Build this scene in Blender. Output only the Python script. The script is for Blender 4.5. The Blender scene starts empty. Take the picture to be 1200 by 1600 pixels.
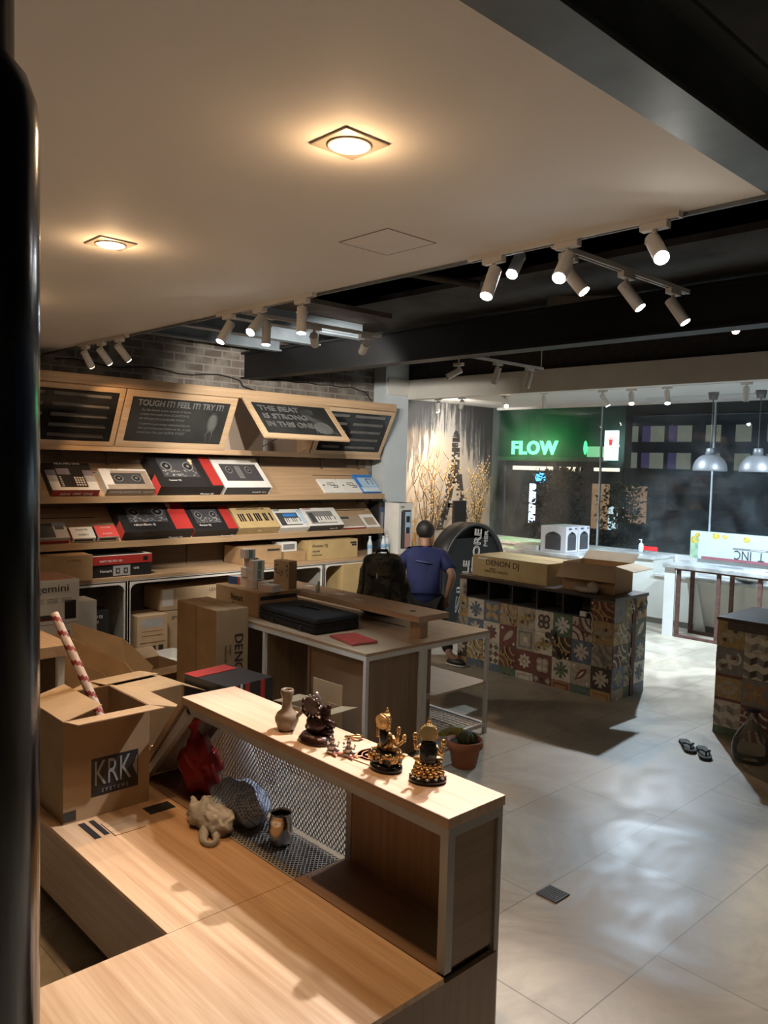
import bpy, bmesh, math, random
from mathutils import Vector, Matrix
random.seed(7)
PI = math.pi
scene = bpy.context.scene
COL = scene.collection

# ------------------------------------------------------------------ camera, world, exposure
def cam_rot(yaw, pit, rol):
    cy, sy = math.cos(yaw), math.sin(yaw); cp, sp = math.cos(pit), math.sin(pit)
    fwd = Vector((-sy*cp, cy*cp, -sp)); right = Vector((cy, sy, 0)); up = right.cross(fwd)
    r = math.cos(rol)*right + math.sin(rol)*up
    u = -math.sin(rol)*right + math.cos(rol)*up
    return Matrix(((r.x, u.x, -fwd.x), (r.y, u.y, -fwd.y), (r.z, u.z, -fwd.z)))
cam_data = bpy.data.cameras.new('camera')
cam = bpy.data.objects.new('camera', cam_data); COL.objects.link(cam)
cam.matrix_world = Matrix.Translation((0, 0, 1.96)) @ cam_rot(0.8135721, 0.06035298, 0.02625328).to_4x4()
cam_data.sensor_fit = 'VERTICAL'; cam_data.sensor_height = 24.0
cam_data.lens = 24.0*1245.5/1600.0
cam_data.clip_start = 0.05; cam_data.clip_end = 200
scene.camera = cam
world = bpy.data.worlds.new('night'); scene.world = world; world.use_nodes = True
world.node_tree.nodes['Background'].inputs[0].default_value = (0.010, 0.014, 0.024, 1)
world.node_tree.nodes['Background'].inputs[1].default_value = 1.0
scene.view_settings.view_transform = 'Standard'; scene.view_settings.look = 'None'
scene.view_settings.gamma = 1.0; scene.view_settings.use_curve_mapping = False
scene.view_settings.exposure = 1.36
K_WARM, K_COOL, K_FRONT = 1.0, 1.6, 1.5      # light strengths, tuned here

# ------------------------------------------------------------------ materials
MATS = {}
def nt(name):
    m = bpy.data.materials.new(name); m.use_nodes = True
    n = m.node_tree; b = n.nodes['Principled BSDF']
    return m, n, b
def setp(b, color=None, rough=None, metal=None, spec=None, trans=None, alpha=None, emis=None, es=None, coat=None):
    if color is not None: b.inputs['Base Color'].default_value = (*color, 1)
    if rough is not None: b.inputs['Roughness'].default_value = rough
    if metal is not None: b.inputs['Metallic'].default_value = metal
    if spec is not None: b.inputs['Specular IOR Level'].default_value = spec
    if trans is not None: b.inputs['Transmission Weight'].default_value = trans
    if coat is not None: b.inputs['Coat Weight'].default_value = coat
    if emis is not None:
        b.inputs['Emission Color'].default_value = (*emis, 1); b.inputs['Emission Strength'].default_value = es
def M(name, color=(.5,.5,.5), rough=.6, metal=0, var=.06, scale=12, bump=0.0, **kw):
    """plain procedural material with a little noise in tone"""
    if name in MATS: return MATS[name]
    m, n, b = nt(name); setp(b, color, rough, metal, **kw)
    if var or bump:
        tc = n.nodes.new('ShaderNodeTexCoord'); no = n.nodes.new('ShaderNodeTexNoise')
        no.inputs['Scale'].default_value = scale; no.inputs['Detail'].default_value = 4
        n.links.new(tc.outputs['Object'], no.inputs['Vector'])
        rp = n.nodes.new('ShaderNodeValToRGB')
        rp.color_ramp.elements[0].position = .3; rp.color_ramp.elements[1].position = .7
        rp.color_ramp.elements[0].color = (*[max(0, c*(1-var*2)) for c in color], 1)
        rp.color_ramp.elements[1].color = (*[min(1, c*(1+var)) for c in color], 1)
        n.links.new(no.outputs['Fac'], rp.inputs['Fac']); n.links.new(rp.outputs['Color'], b.inputs['Base Color'])
        if bump:
            bp = n.nodes.new('ShaderNodeBump'); bp.inputs['Strength'].default_value = bump; bp.inputs['Distance'].default_value = .01
            n.links.new(no.outputs['Fac'], bp.inputs['Height']); n.links.new(bp.outputs['Normal'], b.inputs['Normal'])
    MATS[name] = m; return m
def wood(name, c0, c1, axis='x', rough=.45, scale=1.0):
    if name in MATS: return MATS[name]
    m, n, b = nt(name); setp(b, c0, rough)
    tc = n.nodes.new('ShaderNodeTexCoord'); mp = n.nodes.new('ShaderNodeMapping')
    s = {'x': (1.2, 34, 34), 'y': (34, 1.2, 34), 'z': (34, 34, 1.2)}[axis]
    mp.inputs['Scale'].default_value = [v*scale for v in s]
    no = n.nodes.new('ShaderNodeTexNoise'); no.inputs['Scale'].default_value = 1; no.inputs['Detail'].default_value = 5
    no.inputs['Roughness'].default_value = .65
    rp = n.nodes.new('ShaderNodeValToRGB'); rp.color_ramp.elements[0].position = .32; rp.color_ramp.elements[1].position = .68
    rp.color_ramp.elements[0].color = (*c0, 1); rp.color_ramp.elements[1].color = (*c1, 1)
    n.links.new(tc.outputs['Object'], mp.inputs['Vector']); n.links.new(mp.outputs['Vector'], no.inputs['Vector'])
    n.links.new(no.outputs['Fac'], rp.inputs['Fac']); n.links.new(rp.outputs['Color'], b.inputs['Base Color'])
    MATS[name] = m; return m
def emit(name, color, strength):
    if name in MATS: return MATS[name]
    m, n, b = nt(name); setp(b, (0, 0, 0), .5, emis=color, es=strength); MATS[name] = m; return m

OAK0, OAK1 = (.40,.24,.13), (.56,.37,.22)
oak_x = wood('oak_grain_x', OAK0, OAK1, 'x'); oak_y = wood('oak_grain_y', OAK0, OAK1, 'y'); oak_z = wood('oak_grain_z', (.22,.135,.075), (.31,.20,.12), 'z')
shelf_wood = wood('shelf_wood', (.40,.26,.15), (.52,.36,.22), 'y', .5)
back_wood = wood('back_panel_wood', (.10,.065,.04), (.15,.10,.06), 'y', .7)
edge_wood = wood('edge_wood', (.25,.15,.08), (.36,.23,.13), 'x')
grey_metal = M('grey_painted_frame', (.36,.345,.32), .5, .1, .03)
white_metal = M('white_painted_frame', (.70,.68,.64), .45, 0, .03)
white_paint = M('white_paint', (.78,.78,.76), .6, 0, .03, 3)
card = M('cardboard', (.42,.27,.14), .85, 0, .08, 6)
card_d = M('cardboard_dark', (.33,.21,.11), .85, 0, .08, 6)
card_l = M('cardboard_light', (.55,.40,.25), .85, 0, .06, 6)
card_y = M('cardboard_yellow', (.50,.36,.17), .85, 0, .06, 6)
ink = M('dark_ink', (.03,.025,.022), .7, 0, 0)
ink_b = M('brown_ink', (.20,.11,.06), .8, 0, 0)
w_ink = M('white_ink', (.75,.73,.72), .6, 0, 0)
black = M('black_print', (.018,.018,.02), .4, 0, .02)
dgrey = M('dark_grey', (.06,.06,.065), .5, 0, .04)
mgrey = M('mid_grey', (.22,.22,.22), .5, 0, .04)
white = M('white_print', (.74,.73,.70), .5, 0, .03)
red = M('red_print', (.42,.035,.03), .45, 0, .03)
red_l = M('bright_red_print', (.66,.08,.07), .45, 0, .02)
blue_p = M('blue_print', (.05,.22,.62), .45, 0, .03)
skyb = M('pale_blue_print', (.45,.62,.80), .5, 0, .03)
teal = M('teal_print', (.16,.32,.36), .5, 0, .03)
cream = M('cream_paint', (.66,.58,.46), .6, 0, .03)
black_metal = M('black_steel', (.012,.012,.013), .55, .3, .05)
steel_blue = M('primed_steel', (.16,.185,.20), .5, .4, .12, 5, .2)
rust = M('rusty_steel', (.14,.07,.055), .7, .3, .2, 25, .3)
chrome = M('polished_steel', (.55,.53,.50), .16, 1, .02)
brick_dummy = None

def brick_mat():
    m, n, b = nt('old_brick'); setp(b, rough=.9)
    tc = n.nodes.new('ShaderNodeTexCoord'); mp = n.nodes.new('ShaderNodeMapping')
    mp.inputs['Rotation'].default_value = (0, PI/2, 0)
    sx = n.nodes.new('ShaderNodeSeparateXYZ'); cb = n.nodes.new('ShaderNodeCombineXYZ')
    n.links.new(tc.outputs['Object'], sx.inputs[0]); n.links.new(sx.outputs['Y'], cb.inputs['X']); n.links.new(sx.outputs['Z'], cb.inputs['Y'])
    br = n.nodes.new('ShaderNodeTexBrick'); br.inputs['Scale'].default_value = 1
    br.inputs['Brick Width'].default_value = .23; br.inputs['Row Height'].default_value = .085; br.inputs['Mortar Size'].default_value = .009
    br.inputs['Color1'].default_value = (.155,.125,.105,1); br.inputs['Color2'].default_value = (.085,.07,.062,1); br.inputs['Mortar'].default_value = (.24,.22,.20,1)
    br.inputs['Bias'].default_value = -.1
    no = n.nodes.new('ShaderNodeTexNoise'); no.inputs['Scale'].default_value = 5; no.inputs['Detail'].default_value = 6
    n.links.new(tc.outputs['Object'], no.inputs['Vector'])
    mx = n.nodes.new('ShaderNodeMix'); mx.data_type = 'RGBA'; mx.inputs[7].default_value = (.27,.25,.22,1)
    rp = n.nodes.new('ShaderNodeValToRGB'); rp.color_ramp.elements[0].position = .42; rp.color_ramp.elements[1].position = .7
    n.links.new(no.outputs['Fac'], rp.inputs['Fac']); n.links.new(rp.outputs['Color'], mx.inputs[0])
    n.links.new(cb.outputs[0], br.inputs['Vector']); n.links.new(br.outputs['Color'], mx.inputs[6])
    n.links.new(mx.outputs[2], b.inputs['Base Color'])
    bp = n.nodes.new('ShaderNodeBump'); bp.inputs['Strength'].default_value = .5; bp.inputs['Distance'].default_value = .01; bp.invert = True
    n.links.new(br.outputs['Fac'], bp.inputs['Height']); n.links.new(bp.outputs['Normal'], b.inputs['Normal'])
    return m
def floor_mat():
    m, n, b = nt('concrete_floor_tiles'); setp(b, rough=.35)
    tc = n.nodes.new('ShaderNodeTexCoord'); sx = n.nodes.new('ShaderNodeSeparateXYZ'); cb = n.nodes.new('ShaderNodeCombineXYZ')
    n.links.new(tc.outputs['Object'], sx.inputs[0]); n.links.new(sx.outputs['Y'], cb.inputs['X']); n.links.new(sx.outputs['X'], cb.inputs['Y'])
    mp = n.nodes.new('ShaderNodeMapping'); mp.inputs['Location'].default_value = (.07, .255, 0)
    n.links.new(cb.outputs[0], mp.inputs['Vector'])
    br = n.nodes.new('ShaderNodeTexBrick'); br.inputs['Scale'].default_value = 1; br.offset = .5
    br.inputs['Brick Width'].default_value = 1.22; br.inputs['Row Height'].default_value = .61; br.inputs['Mortar Size'].default_value = .0035
    br.inputs['Mortar Smooth'].default_value = .4
    br.inputs['Color1'].default_value = (.37,.325,.255,1); br.inputs['Color2'].default_value = (.41,.36,.285,1); br.inputs['Mortar'].default_value = (.19,.165,.13,1)
    n.links.new(mp.outputs[0], br.inputs['Vector'])
    n1 = n.nodes.new('ShaderNodeTexNoise'); n1.inputs['Scale'].default_value = 1.5; n1.inputs['Detail'].default_value = 8; n1.inputs['Distortion'].default_value = 1.8; n1.inputs['Roughness'].default_value = .62
    n.links.new(tc.outputs['Object'], n1.inputs['Vector'])
    rp = n.nodes.new('ShaderNodeValToRGB'); rp.color_ramp.elements[0].position = .35; rp.color_ramp.elements[1].position = .65
    rp.color_ramp.elements[0].color = (.66,.64,.62,1); rp.color_ramp.elements[1].color = (1.12,1.11,1.09,1)
    mx = n.nodes.new('ShaderNodeMix'); mx.data_type = 'RGBA'; mx.blend_type = 'MULTIPLY'; mx.inputs[0].default_value = 1
    n.links.new(n1.outputs['Fac'], rp.inputs['Fac']); n.links.new(br.outputs['Color'], mx.inputs[6]); n.links.new(rp.outputs['Color'], mx.inputs[7])
    n.links.new(mx.outputs[2], b.inputs['Base Color'])
    r2 = n.nodes.new('ShaderNodeMapRange'); r2.inputs[1].default_value = .3; r2.inputs[2].default_value = .7; r2.inputs[3].default_value = .34; r2.inputs[4].default_value = .58
    n.links.new(n1.outputs['Fac'], r2.inputs[0]); n.links.new(r2.outputs[0], b.inputs['Roughness'])
    return m
def glass_mat(name, tint=(.9,.93,.92), ior=1.5, dust_haze=0):
    m = bpy.data.materials.new(name); m.use_nodes = True; n = m.node_tree; n.nodes.clear()
    o = n.nodes.new('ShaderNodeOutputMaterial'); mx = n.nodes.new('ShaderNodeMixShader'); t = n.nodes.new('ShaderNodeBsdfTransparent')
    g = n.nodes.new('ShaderNodeBsdfGlossy'); f = n.nodes.new('ShaderNodeFresnel'); f.inputs['IOR'].default_value = ior
    t.inputs[0].default_value = (*tint, 1); g.inputs['Roughness'].default_value = .01
    n.links.new(f.outputs[0], mx.inputs[0]); n.links.new(t.outputs[0], mx.inputs[1]); n.links.new(g.outputs[0], mx.inputs[2])
    if not dust_haze: n.links.new(mx.outputs[0], o.inputs[0]); return m
    d = n.nodes.new('ShaderNodeBsdfDiffuse'); d.inputs[0].default_value = (.6,.66,.7,1); m2 = n.nodes.new('ShaderNodeMixShader')
    tc = n.nodes.new('ShaderNodeTexCoord'); no = n.nodes.new('ShaderNodeTexNoise'); no.inputs['Scale'].default_value = 1.1; no.inputs['Detail'].default_value = 6; no.inputs['Distortion'].default_value = 1.5
    r = n.nodes.new('ShaderNodeMapRange'); r.inputs[1].default_value = .38; r.inputs[2].default_value = .72; r.inputs[3].default_value = dust_haze*.3; r.inputs[4].default_value = dust_haze*1.8
    n.links.new(tc.outputs['Object'], no.inputs[0]); n.links.new(no.outputs[0], r.inputs[0]); n.links.new(r.outputs[0], m2.inputs[0])
    n.links.new(mx.outputs[0], m2.inputs[1]); n.links.new(d.outputs[0], m2.inputs[2]); n.links.new(m2.outputs[0], o.inputs[0])
    return m

# ------------------------------------------------------------------ geometry helpers
class MB:
    def __init__(s): s.v = []; s.f = []; s.m = []; s.mi = 0; s.smooth = []; s.sm = False
    def add(s, vs, fs):
        o = len(s.v); s.v += [tuple(p) for p in vs]
        for f in fs: s.f.append([o+i for i in f]); s.m.append(s.mi); s.smooth.append(s.sm)
        return s
    def box(s, x0, x1, y0, y1, z0, z1, mi=None):
        if mi is not None: s.mi = mi
        return s.add([(x0,y0,z0),(x1,y0,z0),(x1,y1,z0),(x0,y1,z0),(x0,y0,z1),(x1,y0,z1),(x1,y1,z1),(x0,y1,z1)],
                     [(0,3,2,1),(4,5,6,7),(0,1,5,4),(1,2,6,5),(2,3,7,6),(3,0,4,7)])
    def hexa(s, b4, t4):
        return s.add(list(b4)+list(t4), [(0,3,2,1),(4,5,6,7),(0,1,5,4),(1,2,6,5),(2,3,7,6),(3,0,4,7)])
    def prism(s, poly, fn, d):
        """poly list of 2D, fn(u,v,w)->xyz, extruded w 0..d"""
        k = len(poly); vs = [fn(u, v, 0) for u, v in poly]+[fn(u, v, d) for u, v in poly]
        return s.add(vs, [list(range(k))[::-1], list(range(k, 2*k))]+[(i, (i+1) % k, k+(i+1) % k, k+i) for i in range(k)])
    def poly(s, pts): return s.add(pts, [list(range(len(pts)))])
    def cyl(s, p0, p1, r0, r1=None, n=16, caps=True):
        r1 = r0 if r1 is None else r1; p0 = Vector(p0); p1 = Vector(p1); a = (p1-p0).normalized()
        t = Vector((0,0,1)) if abs(a.z) < .9 else Vector((1,0,0)); u = a.cross(t).normalized(); w = a.cross(u)
        vs = [p0+r0*(math.cos(2*PI*i/n)*u+math.sin(2*PI*i/n)*w) for i in range(n)]+[p1+r1*(math.cos(2*PI*i/n)*u+math.sin(2*PI*i/n)*w) for i in range(n)]
        o = s.sm; s.sm = True; s.add(vs, [(i, (i+1) % n, n+(i+1) % n, n+i) for i in range(n)]); s.sm = o
        if caps: s.add(vs, [list(range(n))[::-1], list(range(n, 2*n))])
        return s
    def lathe(s, prof, n=24, c=(0,0,0), sx=1, sy=1):
        vs = []; fs = []
        for r, z in prof: vs += [(c[0]+sx*r*math.cos(2*PI*i/n), c[1]+sy*r*math.sin(2*PI*i/n), c[2]+z) for i in range(n)]
        for k in range(len(prof)-1): fs += [(k*n+i, k*n+(i+1) % n, (k+1)*n+(i+1) % n, (k+1)*n+i) for i in range(n)]
        o = s.sm; s.sm = True; s.add(vs, fs); s.sm = o
        if prof[0][0] > 1e-4: s.add(vs[:n], [list(range(n))[::-1]])
        if prof[-1][0] > 1e-4: s.add(vs[-n:], [list(range(n))])
        return s
    def ell(s, c, r, n=14, k=9, rot=None):
        vs = []; fs = []
        for j in range(k+1):
            th = PI*j/k
            for i in range(n):
                v = Vector((r[0]*math.sin(th)*math.cos(2*PI*i/n), r[1]*math.sin(th)*math.sin(2*PI*i/n), -r[2]*math.cos(th)))
                if rot is not None: v = rot @ v
                vs.append(Vector(c)+v)
        for j in range(k): fs += [(j*n+i, j*n+(i+1) % n, (j+1)*n+(i+1) % n, (j+1)*n+i) for i in range(n)]
        o = s.sm; s.sm = True; s.add(vs, fs); s.sm = o; return s
    def tube(s, pts, r, n=8):
        pts = [Vector(p) for p in pts]; rs = r if isinstance(r, (list, tuple)) else [r]*len(pts)
        vs = []; fs = []; u = None
        for i, p in enumerate(pts):
            a = (pts[min(i+1, len(pts)-1)]-pts[max(i-1, 0)]).normalized()
            if u is None:
                t = Vector((0,0,1)) if abs(a.z) < .9 else Vector((1,0,0)); u = a.cross(t).normalized()
            else: u = (u-a*u.dot(a)).normalized()
            w = a.cross(u)
            vs += [p+rs[i]*(math.cos(2*PI*k/n)*u+math.sin(2*PI*k/n)*w) for k in range(n)]
        for i in range(len(pts)-1): fs += [(i*n+k, i*n+(k+1) % n, (i+1)*n+(k+1) % n, (i+1)*n+k) for k in range(n)]
        fs += [list(range(n))[::-1], list(range((len(pts)-1)*n, len(pts)*n))]
        o = s.sm; s.sm = True; s.add(vs, fs); s.sm = o; return s
def link(name, data, parent=None, loc=None, rot=None):
    o = bpy.data.objects.new(name, data); COL.objects.link(o)
    if parent is not None: o.parent = parent
    if loc is not None: o.location = loc
    if rot is not None: o.rotation_euler = rot
    return o
def obj(name, mb, mats, parent=None, loc=None, rot=None, bevel=0, sub=0, solid=0):
    me = bpy.data.meshes.new(name); me.from_pydata(mb.v, [], mb.f)
    if not isinstance(mats, (list, tuple)): mats = [mats]
    for m in mats: me.materials.append(m)
    for p, mi, sm in zip(me.polygons, mb.m, mb.smooth): p.material_index = mi; p.use_smooth = sm
    bm = bmesh.new(); bm.from_mesh(me); bmesh.ops.remove_doubles(bm, verts=bm.verts, dist=1e-5)
    bmesh.ops.recalc_face_normals(bm, faces=bm.faces); bm.to_mesh(me); bm.free(); me.update()
    o = link(name, me, parent, loc, rot)
    if solid: q = o.modifiers.new('solid', 'SOLIDIFY'); q.thickness = solid
    if bevel: q = o.modifiers.new('bevel', 'BEVEL'); q.width = bevel; q.segments = 2; q.limit_method = 'ANGLE'
    if sub: q = o.modifiers.new('sub', 'SUBSURF'); q.levels = sub; q.render_levels = sub
    return o
def tag(o, label, cat, group=None, kind=None):
    if label: o['label'] = label
    if cat: o['category'] = cat
    if group: o['group'] = group
    if kind: o['kind'] = kind
    return o
def struct(name, mb, mats, **kw):
    o = obj(name, mb, mats, **kw); o['kind'] = 'structure'; return o
def empty(name, loc, label, cat, rz=0, group=None):
    o = link(name, None, None, loc, (0, 0, rz)); o.empty_display_size = .05; return tag(o, label, cat, group)
FACES = {'front': lambda w, d, h: (Vector((0,-d/2,h/2)), Vector((1,0,0)), Vector((0,0,1)), w, h),
         'right': lambda w, d, h: (Vector((w/2,0,h/2)), Vector((0,1,0)), Vector((0,0,1)), d, h),
         'left':  lambda w, d, h: (Vector((-w/2,0,h/2)), Vector((0,-1,0)), Vector((0,0,1)), d, h),
         'top':   lambda w, d, h: (Vector((0,0,h)), Vector((1,0,0)), Vector((0,1,0)), w, d)}
def text(parent, s, frame, mat, size, name='lettering', ext=.0008, off=.0012, rot=0, bold=0, spacing=1.0, width=None, outline=False):
    """lettering as a thin mesh: frame = (centre, right, up)"""
    cu = bpy.data.curves.new('t', 'FONT'); cu.body = s; cu.size = size; cu.extrude = ext; cu.offset = bold; cu.space_character = spacing
    cu.align_x = 'CENTER'; cu.align_y = 'CENTER'
    if outline: cu.fill_mode = 'NONE'; cu.bevel_depth = outline; cu.extrude = 0
    cu.resolution_u = 3
    t = bpy.data.objects.new('t', cu); COL.objects.link(t); bpy.context.view_layer.update()
    me = bpy.data.meshes.new_from_object(t.evaluated_get(bpy.context.evaluated_depsgraph_get()))
    bpy.data.objects.remove(t); me.materials.clear(); me.materials.append(mat)
    if width:
        xs = [v.co.x for v in me.vertices]; k = width/(max(xs)-min(xs))
        for v in me.vertices: v.co.x *= k
    c, r, u = frame; r = Vector(r).normalized(); u = Vector(u).normalized(); nn = r.cross(u)
    if rot: r, u = math.cos(rot)*r+math.sin(rot)*u, -math.sin(rot)*r+math.cos(rot)*u
    o = link(name, me, parent); c = Vector(c)+nn*off
    o.matrix_local = Matrix(((r.x, u.x, nn.x, c.x), (r.y, u.y, nn.y, c.y), (r.z, u.z, nn.z, c.z), (0, 0, 0, 1)))
    return o
def carton(name, label, loc, dims, rz=0, mat=None, group=None, prints=(), texts=(), bevel=.004, matrix=None, seam=None, cat='box', tape=None):
    """closed box; root mesh at base centre. prints: (face, u0,u1,v0,v1, mat) in 0..1 ; texts: (face,str,u,v,size_frac,mat[,rot,width_frac])"""
    w, d, h = dims; mb = MB(); mats = [mat or card]; mb.box(-w/2, w/2, -d/2, d/2, 0, h)
    o = obj(name, mb, mats, bevel=bevel); tag(o, label, cat, group)
    if matrix is not None: o.matrix_world = matrix
    else: o.location = loc; o.rotation_euler = (0, 0, rz)
    if prints:
        pb = MB(); pm_ = []
        for i, pr in enumerate(prints):
            face, u0, u1, v0, v1, m = pr[:6]; lift = .0010+.0006*i if len(pr) < 7 else pr[6]
            c, r, u, W, H = FACES[face](w, d, h); nn = r.cross(u)
            if m not in pm_: pm_.append(m)
            pb.mi = pm_.index(m)
            P = lambda a, b, k: c+r*(a-.5)*W+u*(b-.5)*H+nn*k
            lo = -.0005
            pb.hexa([P(u0,v0,lo), P(u1,v0,lo), P(u1,v1,lo), P(u0,v1,lo)], [P(u0,v0,lift), P(u1,v0,lift), P(u1,v1,lift), P(u0,v1,lift)])
        obj('printed_panel', pb, pm_, o)
    for t in texts:
        face, s, uu, vv, sz, m = t[:6]; rot = t[6] if len(t) > 6 else 0; wd = t[7] if len(t) > 7 else None
        c, r, u, W, H = FACES[face](w, d, h)
        text(o, s, (c+r*(uu-.5)*W+u*(vv-.5)*H, r, u), m, sz, off=.0012+.0006*len(prints), rot=rot, width=wd)
    return o

# ------------------------------------------------------------------ structure
XW = -7.62                                     # brick wall
f = MB().box(-8.3, 4.0, -3.2, 10.2, -.1, 0); struct('floor', f, floor_mat())
bm_ = brick_mat()
struct('wall_left', MB().box(XW-.15, XW, -3.2, 7.38, 0, 3.9), bm_)
struct('wall_back', MB().box(-8.3, 4.0, -3.3, -3.2, 0, 3.9), M('painted_back_wall', (.34,.29,.24), .8, 0, .04, 2))
struct('wall_right', MB().box(4.0, 4.1, -3.2, 10.2, 0, 3.9), M('painted_right_wall', (.25,.24,.23), .8, 0, .04, 2))
soffit = M('ceiling_plaster', (.80,.765,.71), .75, 0, .02, 1.2)
struct('ceiling', MB().box(XW, -1.13, -3.2, 2.80, 2.90, 3.02), soffit)
struct('ceiling_void', MB().box(-8.3, 4.0, -3.2, 7.36, 3.9, 4.0), M('dark_deck', (.035,.034,.036), .8, 0, .3, 3))
struct('ceiling_front', MB().box(-8.3, 4.0, 7.50, 10.2, 2.895, 3.0), M('front_ceiling_paint', (.72,.72,.70), .7, 0, .02, 2))
# steel round the ceiling panel
st = MB().box(-1.13, -.985, -3.2, 2.95, 2.90, 2.915).box(-1.065, -1.045, -3.2, 2.95, 2.915, 3.12).box(-1.13, -.985, -3.2, 2.95, 3.12, 3.135)
struct('trim_1', st, steel_blue)
st = MB().box(XW, 4.0, 2.80, 2.81, 2.885, 3.04).box(XW, 4.0, 2.81, 2.95, 2.93, 2.94); struct('trim_2', st, steel_blue)
# deep black beam
st = MB().box(XW, 4.0, 5.0, 5.03, 2.88, 3.14).box(XW, 4.0, 4.95, 5.12, 2.86, 2.88).box(XW, 4.0, 4.95, 5.12, 3.13, 3.15)
struct('trim_3', st, black_metal)
for i, x in enumerate((-6.9, -6.25, -5.6)):   # joists with pale flanges under the deck
    struct('trim_%d' % (4+i), MB().box(x-.05, x+.05, 2.95, 4.95, 3.10, 3.115).box(x-.01, x+.01, 2.95, 4.95, 3.115, 3.24), M('zinc_joist', (.22,.26,.30), .45, .3, .1, 6))
struct('ceiling_deck', MB().box(XW, -5.2, 2.95, 4.95, 3.25, 3.29), M('deck_boards', (.11,.085,.07), .8, 0, .25, 4))
for i, y in enumerate((5.6, 6.4)):
    struct('trim_%d' % (8+i), MB().box(XW, 4.0, y-.03, y+.03, 3.12, 3.2), M('dark_joist', (.05,.05,.055), .6, .2, .1))
struct('trim_12', MB().box(-6.4, -2.0, 5.95, 6.35, 3.28, 3.30), M('ceiling_patch_board', (.42,.38,.33), .8, 0, .05))
struct('ceiling_rear_deck', MB().box(XW, 4.0, 5.05, 7.3, 3.45, 3.5), M('rear_deck', (.06,.055,.055), .8, 0, .3, 3))
# white column and beam at the front bay
struct('trim_10', MB().box(-7.62, -7.40, 6.97, 7.38, 0, 3.45), M('column_paint', (.60,.66,.70), .55, 0, .03, 4))
struct('trim_11', MB().box(-7.40, 4.0, 7.36, 7.50, 2.80, 3.05).box(-7.62, -7.38, 7.0, 7.5, 2.84, 3.05), M('beam_paint', (.64,.62,.58), .6, 0, .03, 3), bevel=.004)
# diagonal brace and riser panels high up behind the black beam
struct('wall_upper_panel', MB().prism([(-3.9,3.14),(-3.9,3.36),(-2.85,3.22),(-2.85,3.14)], lambda u, v, w: (u, 5.45+w, v), .03), M('upper_panel_paint', (.40,.34,.27), .8, 0, .05))
st = MB()
for a, b in (((-5.0,3.9,3.55),(-3.9,4.6,3.3)), ((-4.6,3.6,3.35),(-4.5,3.8,3.8)), ((-4.4,3.9,3.3),(-4.3,4.1,3.75))): st.cyl(a, b, .03, n=4)
struct('trim_13', st, M('brace_steel', (.09,.07,.055), .7, .2, .1))
struct('wall_bulkhead', MB().box(XW, 4.0, 7.42, 7.48, 3.05, 3.9), M('bulkhead_dark', (.03,.03,.032), .8, 0, .2))
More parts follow.
